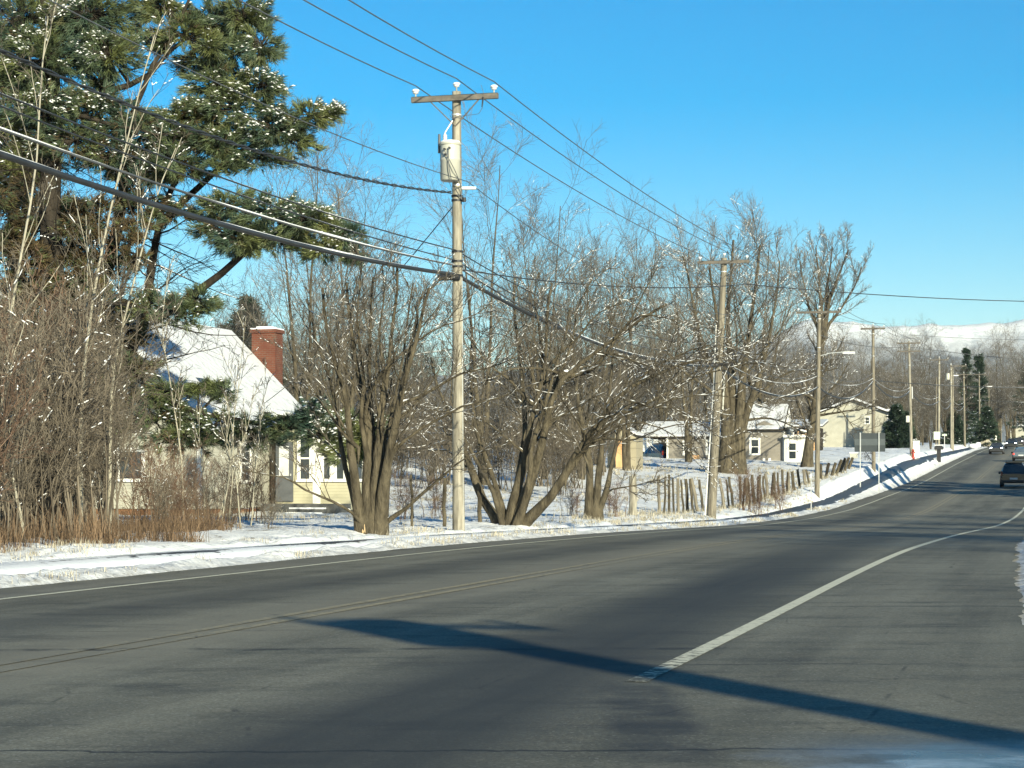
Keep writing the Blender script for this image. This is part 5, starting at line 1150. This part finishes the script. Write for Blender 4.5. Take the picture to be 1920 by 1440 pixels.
# dead lower branches
pd = np.concatenate([np.stack([tr_s[0]]), np.stack([tr_s[2]]), np.stack([tr_s[3]]), np.stack([tr_s[1]])]); rd = np.full(pd.shape[:2], .16)
Q, q = branch(rngp, pd, rd, 26, .25, .92, 80, .30, .2, 0, .10, 7, .0, .2, .012); gB.tubes(Q, q, 4); snow_on(rngp, gS, Q, q, .12, .8)
Q2, q2 = branch(rngp, Q, q, 8, .2, 1, 50, .40, .5, 0, .12, 5, .0, .3, .007); gB.tubes(Q2, q2, 3); snow_on(rngp, gS, Q2, q2, .04, .8)
Q3, q3 = branch(rngp, Q2, q2, 4, .2, 1, 45, .45, .6, 0, .12, 4, .0, .3, .006); gB.tubes(Q3, q3, 3)
clumps = [  # x, y, rx, ry, depth offset, snow, dead
 (50, 35, 100, 50, 0, .5, 0), (170, 25, 85, 45, -.5, .5, 0), (85, 110, 95, 45, -.8, .6, 0), (200, 105, 70, 45, -.6, .5, 0), (150, 70, 60, 40, 1, .4, 0), (25, 130, 50, 40, .5, .3, 0), (345, 65, 75, 32, 0, .05, .1), (300, 20, 60, 25, 1, .05, 0), (400, 40, 70, 35, .5, .1, 0), (455, 30, 60, 40, 0, .2, 0), (490, 85, 42, 35, -.3, .35, 0), (440, 100, 60, 30, .4, .1, 0),
 (370, 115, 55, 22, .5, .05, .1), (410, 155, 75, 28, 0, .15, 0), (480, 160, 60, 35, -.3, .3, 0), (440, 200, 90, 25, 0, .2, 0), (350, 222, 95, 22, .3, .25, .1), (510, 235, 80, 28, -.4, .7, 0), (580, 215, 55, 22, -.6, .6, .1), (620, 210, 22, 12, -.6, .7, 0), (545, 265, 55, 20, -.2, .3, 0), (420, 262, 95, 25, .3, .4, .05), (480, 295, 80, 22, .1, .15, 0), (330, 255, 70, 24, -.3, .2, .1), (270, 235, 60, 22, -.5, .3, .1),
 (90, 200, 85, 42, -.8, .4, .05), (180, 200, 70, 38, -.6, .25, .1), (30, 235, 60, 40, 0, .3, 0), (140, 265, 80, 36, -.6, .2, .2), (60, 300, 70, 40, .3, .15, .15), (215, 290, 70, 30, -.3, .2, .2), (260, 320, 60, 30, .4, .1, .3), (30, 360, 60, 35, .6, .1, .2), (340, 310, 60, 28, .3, .2, .2), (300, 270, 50, 22, 0, .3, .1),
 (430, 385, 60, 25, .2, .25, .05), (500, 395, 75, 28, 0, .3, 0), (570, 410, 75, 30, -.3, .45, 0), (640, 440, 48, 26, -.4, .5, 0), (610, 465, 60, 24, -.2, .2, 0), (520, 440, 75, 30, .2, .12, 0), (450, 445, 65, 30, .2, .05, .05), (410, 430, 50, 28, .5, .1, .2), (670, 480, 22, 12, -.4, .3, 0),
 (100, 400, 90, 40, .6, .05, .75), (60, 470, 80, 40, .6, .05, .8), (170, 450, 60, 40, .8, .03, .8), (120, 530, 120, 40, .5, .03, .8), (60, 590, 90, 40, .3, .05, .8), (180, 580, 90, 35, .3, .05, .7), (290, 570, 60, 25, -1.2, .1, .35), (340, 585, 50, 22, -1.8, .15, .1), (370, 560, 40, 18, -2, .15, .1), (220, 620, 70, 30, 0, .06, .6), (130, 650, 110, 35, 0, .05, .7), (260, 380, 60, 28, .8, .05, .6), (330, 400, 50, 24, .8, .1, .5),
 (320, 735, 65, 20, -2, .1, .05), (370, 728, 35, 14, -2.1, .1, 0), (420, 735, 30, 16, -2.2, .2, 0), (300, 780, 80, 30, -2, .2, .15), (340, 820, 75, 24, -2.2, .05, .05), (400, 800, 70, 24, -2.5, .35, 0), (470, 810, 70, 24, -2.7, .25, 0), (540, 795, 60, 22, -2.9, .35, 0), (590, 775, 45, 20, -3, .6, 0), (600, 815, 70, 26, -3, .4, 0), (655, 800, 55, 24, -3, .6, 0), (680, 835, 45, 22, -3, .4, 0), (640, 848, 40, 18, -3, .3, 0), (700, 800, 30, 16, -3, .4, 0), (240, 690, 70, 26, -1.5, .12, .5), (200, 740, 60, 24, -1.5, .1, .5)]
outline = np.array([(-60, 0), (505, 0), (525, 60), (510, 150), (545, 190), (625, 205), (600, 245), (545, 300), (470, 335), (400, 380), (560, 390), (680, 440), (670, 485), (560, 470), (440, 480), (380, 460), (300, 430), (250, 500), (200, 640), (-60, 660)])
def inside(x, y):
    c_ = False; n_o = len(outline)
    for k_ in range(n_o):
        x1_, y1_ = outline[k_]; x2_, y2_ = outline[k_-1]
        if (y1_ > y) != (y2_ > y) and x < (x2_-x1_)*(y-y1_)/(y2_-y1_)+x1_: c_ = not c_
    return c_
while len(clumps) < 150:
    fx, fy = rngp.uniform(-40, 660), rngp.uniform(0, 640)
    if not inside(fx, fy) or (((fx-270)/65)**2+((fy-150)/55)**2 < 1) or (((fx-240)/70)**2+((fy-200)/18)**2 < 1) or (((fx-475)/40)**2+((fy-125)/16)**2 < 1) or (((fx-30)/40)**2+((fy-40)/30)**2 < .6): continue
    low = fy > 345 and fx < 360
    clumps.append((fx, fy, rngp.uniform(20, 46), rngp.uniform(12, 24), rngp.uniform(-.8, 1.2), 0 if low else rngp.uniform(.05, .5), rngp.uniform(.5, .9) if low else rngp.uniform(0, .15)))
for cx, cy, rx, ry, dy, sn, dead in clumps:
    c = np.array(at(cx, cy, 57.0+dy)-bP); sx_ = rx/F*57*1.15; sz_ = ry/F*57*1.18; sy_ = max(.5, sx_*.75)
    n = int(55+175*math.pi*sx_*sz_*.9)
    # sprays: short twigs inside the clump, each ending in several plumes
    nt_ = max(8, n//7)
    d = nrm(rngp.normal(size=(nt_, 3)))*rngp.uniform(.1, 1, (nt_, 1))**.33
    tipc = c+d*[sx_, sy_, sz_]; tipc[:, 2] -= .10*np.abs(d[:, 0])*sx_
    near = min((float(np.linalg.norm(L_-c, axis=1).min()), i, int(np.linalg.norm(L_-c, axis=1).argmin())) for i, L_ in enumerate(limbs+tr_s))
    st0 = (limbs+tr_s)[near[1]][near[2]]
    a0 = c+(st0-c)*.25; gT.tubes(np.stack([st0, (st0+c)/2+[0, 0, .08], c]), np.array([.045, .032, .02]), 5)
    org = c+(tipc-c)*.25+rngp.normal(0, .08, (nt_, 3)); mid = (org+tipc)/2+[0, 0, .05]
    gB.tubes(np.stack([np.repeat(c[None], nt_, 0), org, mid, tipc], 1), np.tile(np.array([.014, .012, .010, .006]), (nt_, 1)), 3)
    t = rngp.uniform(.35, 1.05, (nt_, 7, 1)); pos = (org[:, None, :]*(1-t)+tipc[:, None, :]*t+rngp.normal(0, .05, (nt_, 7, 3))).reshape(-1, 3)
    dirs = np.repeat(nrm(tipc-org+[0, 0, .1]), 7, 0)
    isd = rngp.uniform(size=len(pos)) < dead
    if (~isd).any(): gN.add(*needles(rngp, pos[~isd], dirs[~isd], 13, .235, .0135, .36, .10))
    if isd.any(): gD.add(*needles(rngp, pos[isd], dirs[isd], 8, .20, .020, .60, .15))
    hi_ = pos[:, 2]-c[2] > -.35*sz_
    pick = hi_ & (rngp.uniform(size=len(pos)) < sn*2.4*(fbm(pos[:, 0]*1.8, pos[:, 2]*1.8, 50) > .02))
    if pick.any(): gS.add(*snow_lumps(rngp, pos[pick]+dirs[pick]*.10+[0, 0, .035], .048))
gT.build('trunk', M['bark_dark'], pine, True); gB.build('branches', M['bark_dark'], pine); gN.build('crown', M['pine'], pine); gD.build('dead_needles', M['pine_dead'], pine); tag(gS.build('snow_cover', M['snow'], pine, True), kind='stuff')

def spruce(label, x, ybase, ytop, Y, seed, rw=.24, group=None, n=2600, name='spruce_tree', dark='spruce', nl=.45):
    rng = np.random.default_rng(seed); b = at(x, ybase, Y); H = (ybase-ytop)/F*Y
    root = thing(name, label, 'spruce tree' if name == 'spruce_tree' else 'shrub', b, 0, group)
    Geo().cyl([0, 0, -.4], [0, 0, H*.97], H*.018, .02, 8).build('trunk', M['bark_dark'], root, True)
    g = Geo(); gb = Geo(); gs = Geo()
    nb_ = 130; t = rng.uniform(.04, .99, nb_)**.9; a = rng.uniform(0, 6.28, nb_); Ln = rw*H*(1-t)**.85*rng.uniform(.65, 1.15, nb_)+.15
    d = np.stack([np.cos(a), np.sin(a), -.15+.5*t], -1); o = np.stack([0*t, 0*t, t*H], -1); tip = o+d*Ln[:, None]
    gb.tubes(np.stack([o, (o+tip)/2-[0, 0, .05], tip], 1), np.tile([.03, .02, .01], (nb_, 1)), 4)
    k = n//nb_; u = rng.uniform(.1, 1, (nb_, k, 1)); pos = (o[:, None]*(1-u)+tip[:, None]*u+rng.normal(0, .12, (nb_, k, 3))*np.array([1, 1, .7])).reshape(-1, 3)
    g.add(*needles(rng, pos, np.repeat(d, k, 0), 6, nl, .07*nl/.45, .6, .25))
    pk = rng.uniform(size=len(pos)) < .04; gs.add(*snow_lumps(rng, pos[pk]+[0, 0, .1], .14))
    gb.build('branches', M['bark_dark'], root); g.build('crown', M[dark], root); tag(gs.build('snow_cover', M['snow'], root), kind='stuff')
    return root
spruce('dark pointed spruce behind the far poles, the left one of the pair', 1812, 838, 654, 345, 61, .17)
spruce('dark pointed spruce behind the far poles, the right one of the pair', 1836, 838, 658, 352, 62, .17)
spruce('dark broad evergreen under the two pointed spruces', 1850, 836, 765, 330, 63, .42)
spruce('dark evergreen at the far right beyond the traffic', 1925, 838, 690, 420, 64, .34)
spruce('dark bushy evergreen against the right side of the large cream house', 1680, 852, 762, 236, 65, .36)
spruce('dark bushy evergreen between the cream house and the pole with two crossarms', 1697, 851, 775, 240, 66, .34)
spruce('low dark evergreen behind the black mailbox', 1790, 842, 775, 300, 67, .5)
# evergreens glimpsed behind the chimney
spruce('dull green evergreen behind the brick chimney', 470, 960, 560, 105, 68, .26, None, 5000, nl=.35)
spruce('second green evergreen behind the snowy roof, left of the chimney', 440, 960, 590, 112, 69, .3, None, 5000, nl=.35)

# ------------------------------------------------------------------ pale saplings and the roadside thicket
def sapling(label, pix, Y, r0, r1, seed, dy=None, bark='bark_pale', n=9):
    b = at(pix[0][0], pix[0][1], Y); b.z = gzw(b.x, b.y)
    st = [(rel(at(pix[0][0], pix[0][1], Y), pix, Y, dy), r0, r1)]
    st[0][0][0][2] = -.0
    return build_tree('sapling', label, b, st, seed, [dict(n=n, t0=.3, t1=1, ang=34, length=.22, rr=.42, up=.35, wig=.09, K=6, trop=.05, trunk=True, sides=4, rmin=.009), dict(n=5, t0=.2, t1=1, ang=36, length=.45, rr=.5, up=.15, wig=.12, K=5, sides=3, rmin=.006), dict(n=4, t0=.2, t1=1, ang=36, length=.5, rr=.6, up=.1, wig=.12, K=4, sides=3, rmin=.005)], bark, 'twig', .15, 'saplings in the roadside thicket', 'sapling', 7, .02, flare=1.1, snow_rmin=.009)
sapling('pale barked sapling nearest the picture edge, bending up in front of the pine trunk', [(5, 1040), (0, 850), (12, 650), (45, 480), (76, 330), (72, 200), (90, 60)], 34, .055, .012, 201)
sapling('pale barked sapling with a steep fork, second from the picture edge', [(150, 1030), (150, 800), (165, 640), (192, 470), (240, 280), (290, 90)], 35, .05, .010, 202)
sapling('pale barked sapling leaning right in front of the snowy roof', [(205, 1030), (205, 780), (225, 640), (265, 490), (300, 380), (330, 300)], 36, .045, .010, 203)
sapling('short pale sapling with a crooked stem at the picture edge', [(45, 1030), (25, 900), (8, 820), (0, 760), (30, 660)], 31, .035, .008, 204)
sapling('slender pale sapling left of the roof vent, before the house', [(345, 985), (340, 860), (325, 740), (300, 600), (318, 500)], 44, .03, .007, 205)
for i, (x0, x1, yt, Yd) in enumerate([(415, 455, 600, 46), (405, 470, 720, 45), (430, 440, 690, 47), (385, 372, 740, 46), (470, 492, 700, 48), (452, 425, 760, 44)]):
    sapling(['thin pale whip rising across the snowy roof', 'thin whip slanting right before the front wall', 'straight thin whip in the brown grass by the wall', 'thin whip slanting left before the front wall', 'thin whip standing near the house door', 'short thin whip slanting left in the brown grass'][i], [(x0, 995), ((x0*2+x1)/3, 900), (x1, yt+60), (x1+6, yt)], Yd, .018, .005, 210+i, n=6)

def shrub_proto(seed, H, nst, twig, label, snow=.02, spread=.35):
    rng = np.random.default_rng(seed); st = []
    for k in range(nst):
        a = rng.uniform(0, 6.28); top = H*rng.uniform(.55, 1.0); s_ = spread*H*rng.uniform(.2, 1); bx, by = rng.normal(0, .28, 2)
        st.append(([(bx, by, 0), (bx+math.cos(a)*s_*.3, by+math.sin(a)*s_*.3, top*.45), (bx+math.cos(a)*s_*.7, by+math.sin(a)*s_*.7, top*.8), (bx+math.cos(a)*s_, by+math.sin(a)*s_, top)], .016*rng.uniform(.7, 1.6), .005))
    return build_tree('bare_shrub', label, (0, 0, 0), st, seed, [dict(n=8, t0=.15, t1=1, ang=38, length=.32, rr=.5, up=.25, wig=.14, K=5, trop=.03, sides=3, rmin=.006), dict(n=6, t0=.2, t1=1, ang=42, length=.42, rr=.6, up=.1, wig=.16, K=4, sides=3, rmin=.0045), dict(n=3, t0=.2, t1=1, ang=42, length=.45, rr=.6, up=.0, wig=.16, K=3, sides=3, rmin=.004)], 'twig_red' if twig == 'twig_red' else 'stem_tan', twig if twig == 'twig_red' else 'stem_tan', snow, 'bare shrubs in the roadside thicket', 'shrub', 5, .04, snow_levels=2, snow_rmin=.010, flare=1.0)
SL = 'bare brown shrub in the tangled thicket between the footpath and the old house'
shr = [shrub_proto(301, 3.4, 15, 'twig', SL), shrub_proto(302, 3.8, 12, 'twig', SL, .03), shrub_proto(303, 2.8, 17, 'twig_red', SL, .02), shrub_proto(304, 4.4, 12, 'twig', SL, .025, .25)]
for o in shr: o['label'] = SL
su = set()
def shrub(k, L, s, h, rot, label=None, group=None):
    src = shr[k]
    o = src if k not in su else copy_tree(src); su.add(k)
    H = [3.4, 3.8, 2.8, 4.4][k]; o.location = W(L, s, gz(L, s)); o.scale = (h/H*1.05, h/H*1.05, h/H); o.rotation_euler = (0, 0, rot)
    if label: o['label'] = label
    if group: o['group'] = group
    return o
rng = np.random.default_rng(12)
n_ = 0
for s in np.arange(19, 38.5, .95):
    for L in (-15.6, -17.2, -19.0, -21.0):
        Ls_ = L+rng.uniform(-.6, .6); ss_ = s+rng.uniform(-.6, .6)+(-15.6-L)*.35
        p = W(Ls_, ss_); px = 960+p.x/p.y*F
        if px > 212 or px < -160: continue
        hmax = np.interp(px, [-160, 60, 150, 215, 285], [4.2, 4.1, 3.9, 3.3, 1.7])*p.y/31
        shrub(int(rng.integers(0, 4)), Ls_, ss_, hmax*rng.uniform(.75, 1.08), rng.uniform(0, 6.28)); n_ += 1
# lower shrubs against the house wall and in the field edge
for x, yb, Yd, h, lab in ((300, 1000, 40, 1.5, 'low bare shrub before the house window'), (335, 1000, 42, 1.3, 'low bare shrub right of the house window'), (390, 990, 46, 1.5, 'bare shrub in reddish grass under the long pine bough'), (440, 985, 47, 1.2, 'small bare shrub near the corner of the front wall'), (505, 1000, 43, .9, 'lowest bare shrub, in the snow before the house steps'), (275, 1000, 43, 2.1, 'tall thin bare shrub before the old house, left of the roof eave'), (315, 1000, 47, 1.9, 'tall thin bare shrub before the gable wall of the old house'), (365, 995, 50, 1.7, 'bare shrub standing before the front corner of the old house'), (430, 990, 52, 1.7, 'bare shrub before the front wall, under the long pine bough'), (475, 985, 55, 1.9, 'bare shrub close to the door of the old house')):
    p = at(x, yb, Yd); l, s = LS(p.x, p.y); shrub(int(rng.integers(0, 3)), l, s, h, rng.uniform(0, 6), lab, 'low shrubs before the old house')
for x, Yd, h, lab in ((760, 62, 1.5, 'bare shrub at the field edge left of the transformer pole'), (820, 66, 1.4, 'bare shrub at the field edge behind the dark old post'), (1075, 69, 1.2, 'reddish bare shrub left of the small multi stemmed tree'), (1150, 70, 1.3, 'reddish bare shrub between the small tree and the stout post'), (1420, 92, 1.4, 'bare shrub among the split fence posts, nearer the pale pipe'), (1462, 100, 1.5, 'dark bare shrub among the split fence posts, nearer the street lamp'), (1395, 92, 2.0, 'tallest bare shrub rising in front of the big double trunk')):
    X = (x-960)/F*Yd; l, s = LS(X, Yd); shrub(2, l, s, h, rng.uniform(0, 6), lab, 'bare shrubs along the field fence')

for i in range(80):
    x = 400+i*11.3+rng.uniform(-8, 8); Yd = rng.uniform(96, 150) if x < 1130 else rng.uniform(185, 220); X = (x-960)/F*Yd; l, s = LS(X, Yd)
    shrub([0, 1, 3, 0, 1][i % 5], l, s, rng.uniform(3.0, 5.2), rng.uniform(0, 6.28), 'tall bare brush under the trees behind the snowy field', 'brush behind the field').scale.x *= 1.4
# ------------------------------------------------------------------ dry grass (uncountable)
def grass(name, pts, h, m, n=7, w=.006, lean=.35):
    rng = np.random.default_rng(len(pts)); N = len(pts); b = np.repeat(pts[:, None, :], n, 1)+np.concatenate([rng.normal(0, .06, (N, n, 2)), np.zeros((N, n, 1))], -1)
    hh = np.repeat(h[:, None], n, 1)*rng.uniform(.4, 1.15, (N, n)); d = rng.normal(0, lean, (N, n, 2))
    mid = b+np.stack([d[..., 0]*hh*.35, d[..., 1]*hh*.35, hh*.6], -1); tip = b+np.stack([d[..., 0]*hh, d[..., 1]*hh, hh*(1-.25*np.abs(d[..., 0]))], -1)
    b[..., 2] -= .05
    dist = np.clip(b[..., 1:2]/40, 1, 4)
    sd = nrm(np.concatenate([rng.normal(size=(N, n, 2)), np.zeros((N, n, 1))], -1))*w*dist
    v = np.stack([b-sd, b+sd, mid+sd*.7, mid-sd*.7, tip], 2).reshape(-1, 3); i = np.arange(N*n)[:, None]*5
    g = Geo().add(v, i+np.array([0, 1, 2, 3])); g.f.append(i+np.array([3, 2, 4]))
    return tag(g.build(name, m), {'dry_grass': 'tall reddish brown dead grass under the thicket and before the old house', 'grass_stubble': 'short tan grass poking through the snow of the verge and field'}[name], 'grass', None, 'stuff')
rng = np.random.default_rng(8)
n = 4300; s = rng.uniform(17, 46, n); L = -14.5-rng.uniform(0, 1, n)**1.5*7.5
edge = -14.45-.25*np.sin(s*1.7)-.35*rng.uniform(0, 1, n)**2-.2*np.sin(s*.6)-np.clip(s-33, 0, 20)*.40; ok = (L < edge); s, L = s[ok], L[ok]
p = np.stack([L*CS+s*SN, -L*SN+s*CS, ground(L, s)], -1); px = 960+p[:, 0]/p[:, 1]*F; ok = (px > -200) & (px < 470); p = p[ok]
grass('dry_grass', p, .42*rng.uniform(.25, 1.5, len(p))**1.2*np.clip(1.0+fbm(p[:, 0]*.5, p[:, 1]*.5, 4), .5, 1.6), M['grass'], 8, .0045, .45)
pts = []
s = rng.uniform(18, 120, 5200); L = -12.25-rng.uniform(0, 1, 5200)**1.2*2.4; ok = (fbm(L*1.5, s*.45, 40) > .02) & ((L > -12.8) | (L < -13.6)); pts.append((L[ok], s[ok], .13))
s = rng.uniform(46, 150, 6000); L = -14.6-rng.uniform(0, 1, 6000)*16; ok = (fbm(L*.6, s*.3, 41) > .12); pts.append((L[ok], s[ok], .18))
s = rng.uniform(60, 140, 500); L = -15.0+rng.normal(0, .3, 500); pts.append((L, s, .24))
s = rng.uniform(19, 60, 700); L = -.3+rng.uniform(0, 1.5, 700); pts.append((L, s, .10))
pp_, hh_ = [], []
for l, s, h in pts: pp_.append(np.stack([l*CS+s*SN, -l*SN+s*CS, ground(l, s)], -1)); hh_.append(np.full(len(l), h)*rng.uniform(.5, 1.3, len(l)))
grass('grass_stubble', np.concatenate(pp_), np.concatenate(hh_), M['grass_pale'], 5, .005, .5)

# ------------------------------------------------------------------ out of frame on the right: what throws the shadows across the road
def caster(label, X, Y, k, h, sx=1.0):
    src = protos[k]; o = copy_tree(src); H = [14, 15, 13, 12][k]; l, s = LS(X, Y); o.location = (X, Y, gz(l, s)); o.scale = (h/H*sx, h/H*sx, h/H); o['label'] = label; o['group'] = 'trees along the right side of the road'; return o
SH = Vector((-math.sin(R(SUN_AZ)), math.cos(R(SUN_AZ)), 0))
def from_shadow(x, y, height):       # foot of something whose top throws its shadow at this road point
    Yd = EYE*F/(y-HORIZON); tip = at(x, y, Yd); return tip-SH*(height/math.tan(R(SUN_EL)))
t = from_shadow(640, 1153, 9.6)
pb_ = thing('utility_pole', 'stout wooden utility pole with a transformer near its top, on the near right roadside', 'utility pole', (t.x, t.y, 0), -ANG)  # unseen pole added behind the camera, girth and top shaped for its road shadow
Geo().tubes(np.array([[0, 0, -.5], [0, 0, 3], [0, 0, 6], [0, 0, 9.3]]), np.array([.30, .28, .26, .24]), 16, True).build('shaft', M['pole_dark'], pb_, True)
Geo().lathe([(0, 8.55), (.40, 8.55), (.46, 8.6), (.46, 9.3), (.42, 9.42), (0, 9.48)], 20, (.1, -.35, 0)).build('transformer', M['grey_paint'], pb_, True)
Geo().box(-1.1, 1.1, .25, .37, 8.95, 9.08).build('crossarm', M['arm'], pb_)
for dx in (-1.0, 1.0): Geo().lathe([(0, 0), (.03, 0), (.03, .1), (.09, .12), (.09, .2), (0, .26)], 10, (dx, .31, 9.08)).build('insulator', M['porcelain'], pb_, True)
for i, (x, y, k, h) in enumerate(((1350, 965, 0, 9), (1600, 990, 2, 10), (1720, 955, 3, 8), (1500, 1010, 1, 11), (1800, 935, 0, 9), (1750, 975, 3, 6), (1900, 950, 2, 7), (1450, 985, 2, 12), (1650, 1005, 1, 12), (1830, 985, 0, 12), (1560, 960, 3, 10))):
    f = from_shadow(x, y, h); caster('bare roadside tree on the right whose shadow falls across the road', f.x, f.y, k, h)
for i, (l0, s0, h) in enumerate(((-9.5, 143, 14), (-6.5, 147, 15), (-3.5, 150, 14), (-1, 152, 15))):
    f = W(l0, s0)-SH*(h*.5/math.tan(R(SUN_EL))); l, s = LS(f.x, f.y); o = spruce('dense roadside spruce on the right throwing the broad blue shadow', 960, HORIZON, HORIZON-h/40*F, 40, 70+i, .26, 'spruces along the right side of the road'); o.location = (f.x, f.y, gz(l, s))


# ------------------------------------------------------------------ the winter air: pale even haze round everything below the sky
hm = bpy.data.materials.new('thin_winter_haze'); hm.use_nodes = True; hn = hm.node_tree
hn.nodes.remove(hn.nodes['Principled BSDF'])
pv = hn.nodes.new('ShaderNodeVolumePrincipled'); pv.inputs['Color'].default_value = (.80, .90, 1.0, 1); pv.inputs['Density'].default_value = .000045; pv.inputs['Anisotropy'].default_value = 0.0
hn.links.new(pv.outputs[0], hn.nodes['Material Output'].inputs['Volume'])
hz_o = Geo().box(-9500, 9500, -9500, 9800, -6, 640).build('haze', hm); tag(hz_o, kind='stuff')
